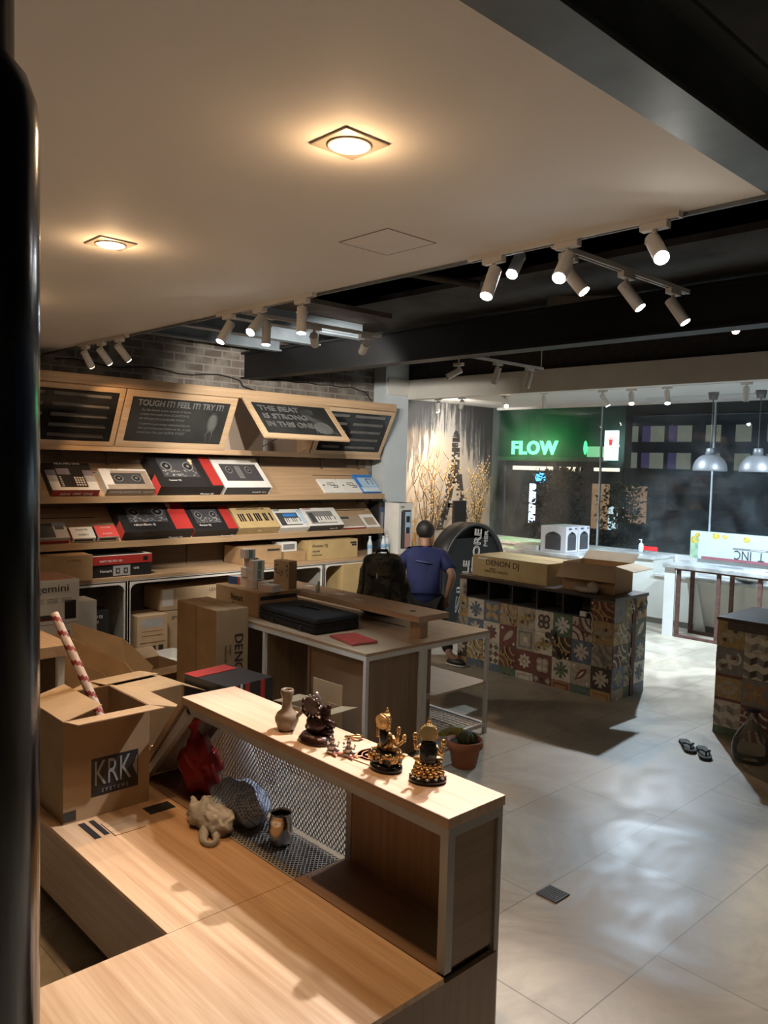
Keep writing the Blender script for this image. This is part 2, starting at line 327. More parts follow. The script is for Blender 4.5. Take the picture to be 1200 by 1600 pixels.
# mural wall
def mural_mat():
    m, n, b = nt('painted_mural'); setp(b, rough=.8)
    tc = n.nodes.new('ShaderNodeTexCoord'); sx = n.nodes.new('ShaderNodeSeparateXYZ'); n.links.new(tc.outputs['Object'], sx.inputs[0])
    mp = n.nodes.new('ShaderNodeMapping'); mp.inputs['Scale'].default_value = (1, 9, .9); n.links.new(tc.outputs['Object'], mp.inputs[0])
    no = n.nodes.new('ShaderNodeTexNoise'); no.inputs['Scale'].default_value = 1.6; no.inputs['Detail'].default_value = 8; no.inputs['Roughness'].default_value = .7
    n.links.new(mp.outputs[0], no.inputs['Vector'])
    # brush strokes: distance from a pale patch round the tower
    dy = n.nodes.new('ShaderNodeMath'); dy.operation = 'SUBTRACT'; dy.inputs[1].default_value = 9.0; n.links.new(sx.outputs['Y'], dy.inputs[0])
    ab = n.nodes.new('ShaderNodeMath'); ab.operation = 'ABSOLUTE'; n.links.new(dy.outputs[0], ab.inputs[0])
    k1 = n.nodes.new('ShaderNodeMath'); k1.operation = 'MULTIPLY_ADD'; k1.inputs[1].default_value = -.38; k1.inputs[2].default_value = 1.10; n.links.new(ab.outputs[0], k1.inputs[0])
    zz = n.nodes.new('ShaderNodeMath'); zz.operation = 'MULTIPLY_ADD'; zz.inputs[1].default_value = -.34; n.links.new(sx.outputs['Z'], zz.inputs[0]); n.links.new(k1.outputs[0], zz.inputs[2])
    ad = n.nodes.new('ShaderNodeMath'); ad.operation = 'MULTIPLY_ADD'; ad.inputs[1].default_value = .9; n.links.new(no.outputs['Fac'], ad.inputs[0]); n.links.new(zz.outputs[0], ad.inputs[2])
    rp = n.nodes.new('ShaderNodeValToRGB'); cr = rp.color_ramp
    cr.elements[0].position = .40; cr.elements[0].color = (.035,.035,.037,1); cr.elements[1].position = .92; cr.elements[1].color = (.42,.39,.33,1)
    e = cr.elements.new(.56); e.color = (.10,.10,.10,1); e = cr.elements.new(.64); e.color = (.38,.36,.33,1)
    n.links.new(ad.outputs[0], rp.inputs[0])
    # loose dabs of red and ochre low on the wall
    vo = n.nodes.new('ShaderNodeTexVoronoi'); vo.inputs['Scale'].default_value = 9; n.links.new(tc.outputs['Object'], vo.inputs['Vector'])
    zr = n.nodes.new('ShaderNodeMapRange'); zr.inputs[1].default_value = 1.0; zr.inputs[2].default_value = 2.0; zr.inputs[3].default_value = .34; zr.inputs[4].default_value = -.1
    n.links.new(sx.outputs['Z'], zr.inputs[0])
    lt = n.nodes.new('ShaderNodeMath'); lt.operation = 'LESS_THAN'; n.links.new(vo.outputs['Distance'], lt.inputs[0]); n.links.new(zr.outputs[0], lt.inputs[1])
    cm = n.nodes.new('ShaderNodeMix'); cm.data_type = 'RGBA'; cm.inputs[6].default_value = (.42,.08,.05,1); cm.inputs[7].default_value = (.62,.42,.12,1)
    sc = n.nodes.new('ShaderNodeSeparateColor'); n.links.new(vo.outputs['Color'], sc.inputs[0]); n.links.new(sc.outputs[0], cm.inputs[0])
    mx = n.nodes.new('ShaderNodeMix'); mx.data_type = 'RGBA'; n.links.new(lt.outputs[0], mx.inputs[0]); n.links.new(rp.outputs[0], mx.inputs[6]); n.links.new(cm.outputs[2], mx.inputs[7])
    n.links.new(mx.outputs[2], b.inputs['Base Color']); return m
struct('wall_mural', MB().box(-8.25, -8.15, 7.38, 10.1, 0, 2.9), mural_mat())
struct('wall_recess', MB().box(-8.25, XW, 7.30, 7.38, 0, 3.0), white_paint)
# generic painted tower made of dabs, part of the mural surface
tw = MB()
random.seed(3)
def dab(y, z, w, h, m): tw.mi = m; x = -8.149; tw.poly([(x,y-w/2,z-h/2+random.uniform(-.01,.01)),(x,y+w/2,z-h/2),(x,y+w/2,z+h/2),(x,y-w/2,z+h/2+random.uniform(-.01,.01))])
for k in range(36):
    z = 1.0+k*.037; t = (z-1.0)/1.33
    half = .03+.27*(1-t)**1.9
    if t < .62:
        for sgn in (-1, 1):
            for q in range(4): dab(9.18+sgn*half+(q-1.5)*.042, z, .046, .037, 0 if random.random() < .72 else 1)
    else:
        for q in range(4): dab(9.18+(q-1.5)*.045, z, .05, .037, 0 if random.random() < .72 else 1)
    if k in (9, 10, 19): [dab(9.18+u*.06, z, .06, .03, 0) for u in range(-int(half*14), int(half*14)+1)]
for a in range(13): dab(9.18, 2.33+a*.013, .17*math.sqrt(max(.05, 1-(a/13)**2)), .015, 0)
o = struct('wall_mural_tower', tw, [M('mural_dark_paint', (.05,.05,.05), .8, 0, 0), M('mural_pale_paint', (.45,.44,.42), .8, 0, 0)])

# window wall to the street
pane = glass_mat('window_glass', ior=1.38, dust_haze=.032)
edges = [-8.13, -6.2, -4.565, -2.2, .2, 2.6, 4.0]
for i in range(6):
    struct('window_%d' % (i+1), MB().box(edges[i]+.012, edges[i+1]-.012, 10.10, 10.112, .86, 2.89), pane)
struct('trim_20', MB().box(-8.15, 4.0, 10.08, 10.14, 2.86, 2.90), white_paint)
struct('trim_21', MB().box(-8.15, -8.10, 10.05, 10.15, 0, 2.9), M('jamb_green_grey', (.10,.13,.12), .4, .2, 0))
for i, x in enumerate(edges[1:-1]):
    struct('trim_%d' % (22+i), MB().box(x-.010, x+.010, 10.085, 10.125, .86, 2.86), M('silicone_joint', (.42,.46,.48), .4, 0, 0))
struct('wall_front', MB().box(-8.15, 4.0, 10.08, 10.2, 0, .86), white_paint)

# ------------------------------------------------------------------ lamps
WARM, COOL, NEUT = (1.0,.62,.32), (.66,.84,1.0), (1.0,.93,.82)
def av(R, D, T):                               # right / down / towards the stair side of the shop
    return Vector((.69*R+.72*T, .72*R-.69*T, -D)).normalized()
def spot_data(parent, loc, aim, watt, color, size=60, blend=.4, radius=.025):
    l = bpy.data.lights.new('lamp_light', 'SPOT'); l.energy = watt; l.color = color; l.spot_size = math.radians(size); l.spot_blend = blend; l.shadow_soft_size = radius
    o = link('lamp_light', l, parent, loc); o.rotation_euler = Vector(aim).to_track_quat('-Z', 'Y').to_euler(); return o
lamp_white = M('lamp_white', (.72,.70,.67), .4, 0, .02)
lens_off = M('lens_off', (.10,.10,.10), .3, 0, 0)
def spot(label, x, y, z, aim, along='x', watt=0, color=COOL, glow=30, size=60, L=.15, r=.029, group=None, blend=.4, hang=0):
    """track spotlight hanging from (x,y,z)"""
    t = empty('track_spotlight', (x, y, z), label, 'spotlight', 0, group)
    ax = (.055, .018) if along == 'x' else (.018, .055)
    obj('track_adapter', MB().box(-ax[0], ax[0], -ax[1], ax[1], -.028, 0), lamp_white, t, bevel=.003)
    if hang: obj('drop_rod', MB().cyl((0,0,-.002), (0,0,hang), .006, n=8), lamp_white, t)
    p = Vector((0, 0, -.075)); aim = Vector(aim).normalized()
    obj('bracket', MB().cyl((0,0,-.028), (0,0,-.05), .010).cyl((0,0,-.05), p, .007), lamp_white, t)
    a = p-aim*.03; b = p+aim*(L-.03)
    side = aim.cross(Vector((0,0,1)));  side = side.normalized() if side.length > .01 else Vector((1,0,0))
    m = MB().cyl(a, b, r, r, 24); m.cyl(p-side*(r+.006), p+side*(r+.006), .006)
    obj('lamp_body', m, lamp_white, t, bevel=.002)
    lm = MB().cyl(b-aim*.001, b+aim*.0025, r*.86, r*.86, 24)
    obj('lens', lm, emit('lens_glow_%s_%g' % ('w' if color == WARM else 'n' if color == NEUT else 'c', glow), color, glow) if watt else lens_off, t)
    if watt: spot_data(t, b+aim*.012, aim, watt, color, size, blend)
    return t
def track(label, p0, p1, w=.034, h=.022, hang=()):
    p0, p1 = Vector(p0), Vector(p1); c = (p0+p1)/2; L = (p1-p0).length; m = MB()
    if abs(p1.x-p0.x) > abs(p1.y-p0.y): m.box(-L/2, L/2, -w/2, w/2, 0, h); m.mi = 1; m.box(-L/2+.01, L/2-.01, -.006, .006, -.0015, 0)
    else: m.box(-w/2, w/2, -L/2, L/2, 0, h); m.mi = 1; m.box(-.006, .006, -L/2+.01, L/2-.01, -.0015, 0)
    m.mi = 0
    for (x, y, z) in hang: m.cyl((x-c.x, y-c.y, h*.5), (x-c.x, y-c.y, z-c.z), .005, n=8)
    return tag(obj('lighting_track', m, [lamp_white, dgrey], None, c), label, 'track')
YT, ZT = 2.78, 2.878
track('white lighting track at the far left end of the ceiling panel edge', (-6.75, YT, ZT), (-5.85, YT, ZT))
track('white lighting track under the middle of the ceiling panel edge', (-4.55, YT, ZT), (-3.55, YT, ZT))
track('white lighting track under the right part of the ceiling panel edge', (-2.42, YT, ZT), (-1.42, YT, ZT))
spot('white spotlight turned to the shelves, leftmost of the three above the slatted cabinet panel', -6.62, YT, ZT, av(.2,.75,-.65), watt=12, color=WARM, glow=20, size=90)
spot('white spotlight turned to the shelves, middle of the three above the slatted cabinet panel', -6.31, YT, ZT, av(.35,.7,-.65), watt=18, color=NEUT, glow=20, size=90)
spot('white spotlight turned to the shelves, rightmost of the three above the slatted cabinet panel', -5.98, YT, ZT, av(.4,.7,-.65), watt=30, color=NEUT, glow=20, size=95)
spot('lit white spotlight on the middle track, tilted left with a white glow', -4.42, YT, ZT, av(-.35,.8,.35), watt=22*K_COOL, color=NEUT)
spot('lit white spotlight on the middle track, showing a warm yellowish lens', -4.08, YT, ZT, av(-.3,.6,.55), watt=18*K_COOL, color=NEUT)
spot('white spotlight at the right end of the middle track, pointing straight down', -3.66, YT, ZT, av(0,1,.15), watt=18*K_COOL, color=COOL)
spot('lit white spotlight, leftmost on the right-hand track, tilted to the left', -2.28, YT, ZT, av(-.28,.85,.4), watt=17*K_COOL, color=NEUT)
spot('lit white spotlight in the middle of the right-hand track with a blue-white lens', -1.90, YT, ZT, av(-.35,.7,.55), watt=15*K_COOL, color=COOL)
spot('glaring white spotlight at the right end of the right-hand track', -1.52, YT, ZT, av(0,.62,.75), watt=16*K_COOL, color=NEUT, glow=60)
track('white lighting track running back from the glaring spotlights', (-2.05, 2.90, 2.905), (-2.05, 4.12, 2.905))
track('white lighting track running back above the long tables on the left', (-4.45, 2.90, 2.905), (-4.45, 4.12, 2.905))
spot('small blue-white spotlight facing the stairs between two tilted spotlights', -2.43, 3.15, 3.04, (.55,-1.9,-2.15), watt=105*K_COOL, color=(.92,.93,1), glow=60, size=75, blend=.6)
struct('trim_30', MB().box(-2.6,-2.0,3.13,3.17,3.04,3.06), black_metal)
spot('lit white spotlight behind the middle one of the right-hand track, tilted right', -2.07, 3.04, 2.905, av(.5,.7,.3), 'y', 16*K_COOL, NEUT)
spot('lit white spotlight on the receding track, nearer of the two on its own', -2.05, 3.50, 2.905, av(.48,.75,.3), 'y', 22*K_COOL, NEUT)
spot('lit white spotlight on the receding track, farthest back of its row', -2.05, 3.97, 2.905, av(.45,.78,.3), 'y', 22*K_COOL, NEUT)
spot('white spotlight just behind the warm-lensed one on the middle track', -4.35, 3.02, 2.905, av(0,1,.12), 'y', 14*K_COOL, COOL)
spot('white spotlight over the chalkboards, pointing down and away to the shelves', -4.45, 3.49, 2.905, Vector((-2.9,2.6,-1.2)), 'y', 60*K_COOL, NEUT, size=75)
spot('white spotlight over the chalkboards, tipped almost flat towards the shelves', -4.45, 3.97, 2.905, Vector((-2.9,1.7,-.9)), 'y', 60*K_COOL, NEUT, size=75)
track('thin white track hanging behind the black beam', (-4.62, 5.3, 2.905), (-4.62, 6.42, 2.905), hang=((-4.62,5.6,3.121),(-4.62,6.4,3.121)))
spot('unlit white spotlight behind the black beam, left of the thin track', -4.97, 5.6, 2.91, av(-.7,.4,.1), hang=.212)
spot('unlit white spotlight on the thin track, nearer of the two', -4.62, 5.74, 2.905, av(-.25,.9,-.1), 'y')
spot('unlit white spotlight on the thin track, at its far end', -4.62, 6.22, 2.905, av(-.2,.9,-.1), 'y')
spot('warm spotlight shining at the right edge, behind the black beam', -2.62, 6.0, 3.14, av(-.1,.5,.8), watt=20, color=WARM, glow=25, hang=.142)
# front bay
ZF = 2.868
track('white lighting track on the front ceiling by the mural', (-7.55, 8.0, ZF), (-5.6, 8.0, ZF))
track('white lighting track on the front ceiling by the glass', (-5.2, 8.1, ZF), (-1.4, 8.1, ZF))
spot('warm spotlight over the mural, nearest the pale column', -7.45, 8.0, ZF, (-.40,.35,-1.0), watt=34*K_FRONT, color=WARM, glow=20, size=110)
spot('warm spotlight over the mural, second from the pale column', -7.02, 8.0, ZF, (-.7,.6,-.5), watt=42*K_FRONT, color=NEUT, glow=20, size=110)
spot('golden round-glowing spotlight at the corner of mural and glass', -6.30, 8.0, ZF, av(0,.6,.7), watt=12*K_FRONT, color=WARM, glow=40)
spot('unlit white spotlight above the green neon sign', -5.72, 8.0, ZF, av(.05,1,0))
spot('white-glowing spotlight in front of the glass, left of three lit ones', -4.98, 8.1, ZF, Vector((.5,.7,-1.3)), watt=72*K_FRONT, color=COOL, glow=40, size=110)
spot('orange-glowing spotlight in front of the glass, middle of three lit ones', -4.62, 8.1, ZF, av(-.1,.75,.5), watt=20*K_FRONT, color=WARM, glow=30)
spot('blue-white spotlight in front of the glass, right of three lit ones', -4.20, 8.1, ZF, av(-.05,.8,.35), watt=120*K_FRONT, color=COOL, glow=50, size=100)
spot('unlit white spotlight above the two dome pendants', -3.36, 8.1, ZF, av(0,1,0))
spot('blue-white spotlight at the far right of the front ceiling track', -2.35, 8.1, ZF, Vector((-1.4,.9,-2.3)), watt=115*K_FRONT, color=COOL, glow=50, size=90)
spot('blue-white spotlight at the end of the front ceiling track', -1.6, 8.1, ZF, Vector((-1.2,.6,-2.0)), watt=75*K_FRONT, color=COOL, glow=50, size=90)
# recessed warm downlights
def downlight(label, x, y, watt=27, group=None):
    t = empty('recessed_downlight', (x, y, 2.90), label, 'downlight', 0, group)
    m = MB().box(-.085, .085, -.085, .085, -.006, 0); obj('trim_plate', m, M('downlight_plate', (.40,.34,.28), .5, .2, 0), t, bevel=.003)
    obj('reflector', MB().lathe([(.066,-.006),(.066,-.010),(.056,-.011),(.050,-.007)], 28), lamp_white, t)
    obj('lamp_disc', MB().cyl((0,0,-.006), (0,0,-.016), .049, .042, 24), emit('warm_lamp_disc', (1,.72,.42), 60), t)
    l = bpy.data.lights.new('lamp_light', 'SPOT'); l.energy = watt*K_WARM; l.color = WARM; l.spot_size = math.radians(78); l.spot_blend = .8; l.shadow_soft_size = .045
    link('lamp_light', l, t, (0, 0, -.03))
    b = bpy.data.lights.new('bulb_light', 'POINT'); b.energy = watt*.036*K_WARM; b.color = WARM; b.shadow_soft_size = .03; link('bulb_light', b, t, (0, 0, -.075)); return t
downlight('warm glowing downlight in the middle of the pale ceiling panel', -1.84, 1.56)
downlight('warm downlight in a square plate at the left of the ceiling panel', -3.45, 1.56)
downlight('warm downlight in the ceiling panel behind the dark pipe', -5.06, 1.56)
# access hatch
h = MB()
for a, b in (((-.15,-.14),(.15,-.14)), ((.15,-.14),(.15,.14)), ((.15,.14),(-.15,.14)), ((-.15,.14),(-.15,-.14))):
    x0, x1 = sorted((a[0], b[0])); y0, y1 = sorted((a[1], b[1])); h.box(x0-.002, x1+.002, y0-.002, y1+.002, -.002, 0)
h.mi = 1; h.box(-.148,.148,-.138,.138,-.0015,0)
tag(obj('ceiling_hatch', h, [M('hatch_gap', (.16,.12,.09), .8, 0, 0), soffit], None, (-2.52, 2.36, 2.90)), 'square access hatch cut into the ceiling panel', 'hatch')
# dome pendants
def pendant(x, y, label):
    t = empty('pendant_lamp', (x, y, 2.895), label, 'pendant lamp', 0, 'dome pendants by the glass')
    gm = M('brushed_grey_metal', (.17,.17,.175), .45, .4, .03)
    obj('canopy', MB().lathe([(.062,0),(.060,-.01),(.045,-.085),(0,-.085)], 24), gm, t)
    obj('rod', MB().cyl((0,0,-.08), (0,0,-.66), .006), gm, t)
    obj('lamp_holder', MB().lathe([(.0,-.648),(.042,-.65),(.050,-.66),(.058,-.735),(0,-.735)], 24), gm, t)
    prof = [(.055,-.73)]+[(.055+.137*math.sin(a*PI/20), -.73-.185*(1-math.cos(a*PI/20))) for a in range(1, 11)]+[(.190,-.92),(.186,-.915)]+[(.05+.13*math.sin(a*PI/20), -.735-.18*(1-math.cos(a*PI/20))) for a in range(10, -1, -1)]
    obj('lamp_shade', MB().lathe(prof, 40), gm, t)
    return t
pendant(-4.215, 9.25, 'grey dome pendant lamp in front of the glass, left of the two')
pendant(-3.67, 9.25, 'grey dome pendant lamp cut by the right edge of the view')

# ------------------------------------------------------------------ dark pipe beside the stairs
pp = MB().lathe([(.0,0),(.072,0),(.072,2.30),(.069,2.335),(.060,2.36),(.047,2.375),(.047,2.905)], 48)
o = tag(obj('black_pipe', pp, M('glossy_black_paint', (.008,.009,.010), .18, 0, .1, 9, .06), None, (-.93, .262, 0)), 'glossy black pipe with a thicker lower sleeve at the left edge', 'pipe')

# ------------------------------------------------------------------ cabinet with four panels on the brick wall
cab = empty('wall_cabinet', (-7.3, 4.5, 2.0), 'long oak wall cabinet with slanted front above the display shelves', 'cabinet')
def L(x, y, z): return (x+7.3, y-4.5, z-2.0)
y0, y1 = 2.0, 6.84
m = MB(); pr = [(XW+.001,2.06),(-7.34,2.06),(-7.34,2.0),(XW+.001,2.0)]
m.prism([(XW+.005,2.01),(-7.33,2.01),(-7.33,2.065),(XW+.005,2.065)], lambda u, v, w: L(u, y0+w, v), y1-y0)
obj('bottom_board', m, shelf_wood, cab, bevel=.002)
m = MB().prism([(XW+.005,2.60),(-7.06,2.60),(-7.06,2.69),(XW+.005,2.69)], lambda u, v, w: L(u, y0+w, v), y1-y0)
obj('top_board', m, shelf_wood, cab, bevel=.002)
m = MB()
for y in (y0, 3.355, 4.575, 5.73, y1-.018):
    m.prism([(XW+.005,2.065),(-7.36,2.065),(-7.10,2.60),(XW+.005,2.60)], lambda u, v, w: L(u, y+w, v), .018)
obj('divider', m, shelf_wood, cab)
obj('back_board', MB().prism([(XW+.004,2.065),(XW+.02,2.065),(XW+.02,2.60),(XW+.004,2.60)], lambda u, v, w: L(u, y0+w, v), y1-y0), M('cabinet_inside', (.52,.42,.34), .6, 0, .03), cab)
chalk = M('chalkboard', (.028,.029,.028), .55, 0, .25, 3)
chalk_w = M('chalk_marks', (.16,.16,.155), .9, 0, 0)
chalk_s = M('chalk_soft', (.10,.105,.10), .9, 0, 0)
slat_glass = M('slatted_black_gloss', (.012,.012,.013), .08, 0, 0)
def panel(ya, yb, top, bot, kind, name='flap_door'):
    """panel in the slanted plane from top (x,z) to bot (x,z)"""
    T, Bt = Vector((top[0],0,top[1])), Vector((bot[0],0,bot[1])); up = (T-Bt); H = up.length; up.normalize(); nn = Vector((0,1,0)).cross(up)
    W = yb-ya; fr = .062 if kind == 'chalk' else .045; m = MB()
    m.box(-W/2,W/2,0,fr,0,.022).box(-W/2,W/2,H-fr,H,0,.022).box(-W/2,-W/2+fr*1.1,fr,H-fr,0,.022).box(W/2-fr*1.1,W/2,fr,H-fr,0,.022)
    o = obj(name, m, wood('flap_oak', (.46,.31,.18), (.60,.43,.28), 'x', .45), cab, bevel=.002)
    o.matrix_local = Matrix.Translation(L(bot[0], (ya+yb)/2, bot[1])) @ Matrix(((0, up.x, nn.x, 0), (1, up.y, nn.y, 0), (0, up.z, nn.z, 0), (0, 0, 0, 1)))
    return o, W, H, fr
def slats(o, W, H, fr):
    m = MB(); mm = MB(); xa, xb, ya, yb = -W/2+fr, W/2-fr, fr, H-fr; n = 5; pitch = (yb-ya)/(n+.0); mid = -W*.13
    rows = []
    for k in range(n+1):
        yc = ya+k*pitch
        m.box(xa, xb, max(ya, yc-pitch*.30), min(yb, yc+pitch*.30), .006, .018)
    for c in (xa, mid, xb-.07):
        m.box(c, c+.07, ya, yb, .006, .0175)
    obj('slatted_board', m, slat_glass, o)
    obj('inner_glass', MB().box(xa, xb, ya, yb, .001, .005), M('inner_glass_grey', (.14,.13,.125), .15, 0, .1), o)
tp, bt = (-7.075, 2.598), (-7.345, 2.068)
o, W, H, fr = panel(2.22, 3.35, tp, bt, 'slat'); slats(o, W, H, fr)
o, W, H, fr = panel(3.365, 4.565, tp, bt, 'chalk')
obj('chalkboard', MB().box(-W/2+fr, W/2-fr, fr, H-fr, .004, .014), chalk, o)
F = lambda x, y, k=.014: (Vector((x, y, k)), (1,0,0), (0,1,0))
text(o, 'TOUGH IT! FEEL IT! TRY IT!', F(.0, H-.125), chalk_w, .085, width=.93, bold=.002)
for k, (s, wd, xx) in enumerate((('As the latest tunes, sounds & beats,', .62, -.15), ('create the music from SCRATCH &', .60, -.16), ('we will give you a go to play it here!', .56, -.18),
                  ('Customers are always welcome here to', .64, -.14), ('feel and understand what we do, or just', .66, -.13), ('come have fun, just QUICK START', .60, -.16))):
    text(o, s, F(xx, H-.195-k*.045-(0.012 if k > 2 else 0)), chalk_s, .036, width=wd*.86, bold=.0006)
m = MB()                                        # chalk sketch of a standing microphone shape
for r in (.05, .062, .072): m.tube([(.38+r*.75*math.cos(a*PI/12), .30+r*1.5*math.sin(a*PI/12), .0148) for a in range(25)], .002, 4)
m.tube([(.36,.215,.0148),(.33,.16,.0148),(.36,.10,.0148),(.35,.075,.0148)], .003, 4).tube([(.40,.215,.0148),(.41,.15,.0148),(.40,.08,.0148)], .003, 4)
for k in range(7): m.tube([(.335+.01*k,.21+.02*k,.0146),(.42,.20+.03*k,.0146)], .0015, 4)
m.ell((.38,.30,.0142), (.045,.095,.0008), 16, 6)
obj('chalk_drawing', m, chalk_s, o)
o, W, H, fr = panel(4.60, 5.72, (-7.055, 2.598), (-6.63, 2.185), 'chalk')
obj('chalkboard', MB().box(-W/2+fr, W/2-fr, fr, H-fr, .004, .014), chalk, o)
for k, (s, wd, xx) in enumerate((('THE BEAT', .52, -.17), ('IS STRONG', .56, -.14), ('IN THIS ONE', .60, -.13))):
    text(o, s, F(xx, H-.145-k*.12), chalk_w, .105, width=wd, outline=.0022)
m = MB()
for k in range(5): m.tube([(.26+(.07+.02*k)*math.cos(a*PI/12+.4)*1.0, .36+(.045+.016*k)*math.sin(a*PI/12), .0148) for a in range(4, 22)], .0018, 4)
for k in range(9): m.tube([(.20+.02*k,.30-.006*k,.0147),(.17+.035*k,.10,.0147)], .0025, 4)
m.ell((.30,.19,.0142), (.13,.10,.0007), 18, 6)
obj('chalk_drawing', m, chalk_s, o)
m = MB().cyl((L(-7.45,5.15,2.12)), (L(-6.80,5.15,2.33)), .006); obj('flap_stay', m, chrome, cab)
obj('flap_stay', MB().box(L(-7.52,5.2,2.07)[0], L(-7.50,5.2,2.07)[0]+.012, L(0,5.2,0)[1], L(0,5.235,0)[1], .07, .20), M('bright_bracket', (.8,.8,.82), .3, .4, 0), cab)
o, W, H, fr = panel(5.74, 6.83, tp, bt, 'slat'); slats(o, W, H, fr)
# wires clipped along the top of the brick wall
random.seed(11)
pts = [(XW+.02, 2.9+i*.16, 2.86+.02*math.sin(i*1.3)) for i in range(13)]+[(XW+.02,4.93,2.84),(XW+.025,4.97,2.78),(XW+.02,5.15,2.74)]
tag(obj('wall_cable', MB().tube(pts, .008, 6), M('black_cable', (.02,.02,.02), .6, 0, 0)), 'black cable clipped along the brick wall up to the black beam', 'cable')
pts = [(XW+.02, 5.2+i*.17, 2.90-.012*(i % 2)) for i in range(9)]+[(XW+.03,6.80,2.86),(XW+.05,6.90,2.74),(XW+.07,6.93,2.66)]
tag(obj('wall_cable', MB().tube(pts, .007, 6), MATS['black_cable']), 'black cable looped on the bricks behind the beam, ending at the pale column', 'cable')

# ------------------------------------------------------------------ sloping display shelves
UP = Vector((-.33, 0, .29)).normalized(); NN = Vector((UP.z, 0, -UP.x))
def tilt_matrix(y, zlip, s=0.0, rz=0):
    """frame on the sloping board: x along the wall, y up the slope, z off the board"""
    o = Vector((-7.25, y, zlip))+UP*s+NN*.001
    mt = Matrix(((0, UP.x, NN.x, o.x), (1, UP.y, NN.y, o.y), (0, UP.z, NN.z, o.z), (0, 0, 0, 1)))
    return mt @ Matrix.Rotation(rz, 4, 'Z')
slope = .50
for zl, lab in ((1.58, 'upper sloping oak display shelf under the cabinet'), (1.15, 'lower sloping oak display shelf above the worktop')):
    sh = empty('display_shelf', (-7.25, 4.45, zl), lab, 'shelf')
    LL = 4.78
    f3 = lambda u, v, w: (u, -2.4+w, v)
    e = UP*slope; b = -NN*.02
    obj('sloping_board', MB().prism([(0,0),(e.x,e.z),(e.x+b.x,e.z+b.z),(b.x,b.z)], f3, LL), shelf_wood, sh)
    obj('front_lip', MB().prism([(-.02,-.055),(.028,-.055),(.028,.006),(-.002,.004)], f3, LL), wood('lip_wood', (.36,.24,.13), (.46,.31,.18), 'y'), sh, bevel=.002)
    obj('slot', MB().prism([(e.x*.66+NN.x*.001,e.z*.66+NN.z*.001),(e.x*.68+NN.x*.001,e.z*.68+NN.z*.001),(e.x*.68,e.z*.68),(e.x*.66,e.z*.66)], lambda u, v, w: (u, 1.45+w, v), .85), black, sh)
    obj('slot', MB().prism([(e.x*.66+NN.x*.001,e.z*.66+NN.z*.001),(e.x*.68+NN.x*.001,e.z*.68+NN.z*.001),(e.x*.68,e.z*.68),(e.x*.66,e.z*.66)], lambda u, v, w: (u, -1.9+w, v), .7), black, sh)
    obj('end_board', MB().prism([(-.02,-.05),(e.x,-.05),(e.x,e.z-.02)], lambda u, v, w: (u, 2.36+w, v), .018), shelf_wood, sh)
m = MB().box(XW+.002, XW+.014, 2.0, 6.84, .80, 2.0)
struct('trim_31', m, back_wood)
for i, y in enumerate((2.95, 3.4, 4.3, 5.2, 6.1, 6.7)): struct('trim_%d' % (32+i), MB().box(XW+.014, XW+.03, y, y+.03, .80, 2.0), M('shelf_upright', (.12,.09,.06), .6, .2, .1))

def pic_keyboard(face='top'): pass
SH1, SH2 = 1.583, 1.153
def tbox(name, label, ya, yb, depth, th, zl, mat, s=0.0, prints=(), texts=(), rz=0, group=None):
    # box lying on the sloping board; bottom edge against the lip. local y is up the slope
    w = yb-ya-.006
    mt = tilt_matrix((ya+yb)/2, zl, s+.012+depth/2, rz)
    return carton(name, label, (0,0,0), (w, depth, th), mat=mat, prints=prints, texts=texts, matrix=mt, bevel=.002, group=group)
silver = M('silver_print', (.42,.42,.43), .5, 0, .05); tan = M('tan_print', (.36,.29,.22), .5, 0, .05); purp = M('violet_grey_print', (.20,.19,.26), .5, 0, .1)
def pads(x0, x1, y0, y1, nx, ny, m): return [('top', x0+(x1-x0)*(i+.15)/nx, x0+(x1-x0)*(i+.8)/nx, y0+(y1-y0)*(j+.15)/ny, y0+(y1-y0)*(j+.8)/ny, m, .0045) for i in range(nx) for j in range(ny)]
tbox('sampler_box', 'sampler box with red front edge and white fading top, leftmost on the upper shelf', 2.73, 3.175, .37, .075, SH1, black, 0,
     [('front',0,1,0,1,red), ('top',.0,1,.0,.30,white), ('top',.0,1,.30,.52,silver), ('top',.0,1,.52,.72,purp), ('top',.20,.78,.10,.80,black,.0035)]+[('top',.23,.5,.55,.77,purp,.0045)]+pads(.54,.76,.14,.48,4,4,white)+pads(.23,.3,.12,.5,1,5,silver),
     [('front','AKAI  MPC ONE',.5,.5,.045,w_ink,0,.30), ('top','AKAI MPC ONE',.5,.91,.036,w_ink,0,.24)])
def jog(cx, cy, r, m0=mgrey, m1=black):
    out = []
    for k, (rr, mm) in enumerate(((1, m0), (.78, m1), (.3, m0))):
        for j in range(5):
            a = (j+.5)/5*PI/2; hw, hh = r*rr*math.sin(a), r*rr*math.cos(a)
            out.append(('top', cx-hw, cx+hw, cy-hh*1.7, cy+hh*1.7, mm, .005+.0012*k+.0001*j))
    return out
tbox('controller_box', 'white and brown two-deck controller box, second on the upper shelf', 3.235, 3.725, .285, .085, SH1, white, 0,
     [('front',0,1,0,1,tan), ('top',.04,1,0,.22,tan), ('top',.22,.98,.14,.90,tan), ('top',.20,.84,.25,.78,dgrey,.0035)]+jog(.33,.52,.10)+jog(.70,.52,.10),
     [('front','SMART DJ CONTROLLER   DDJ-200',.5,.75,.03,w_ink,0,.44), ('top','Pioneer DJ',.25,.93,.024,ink)])
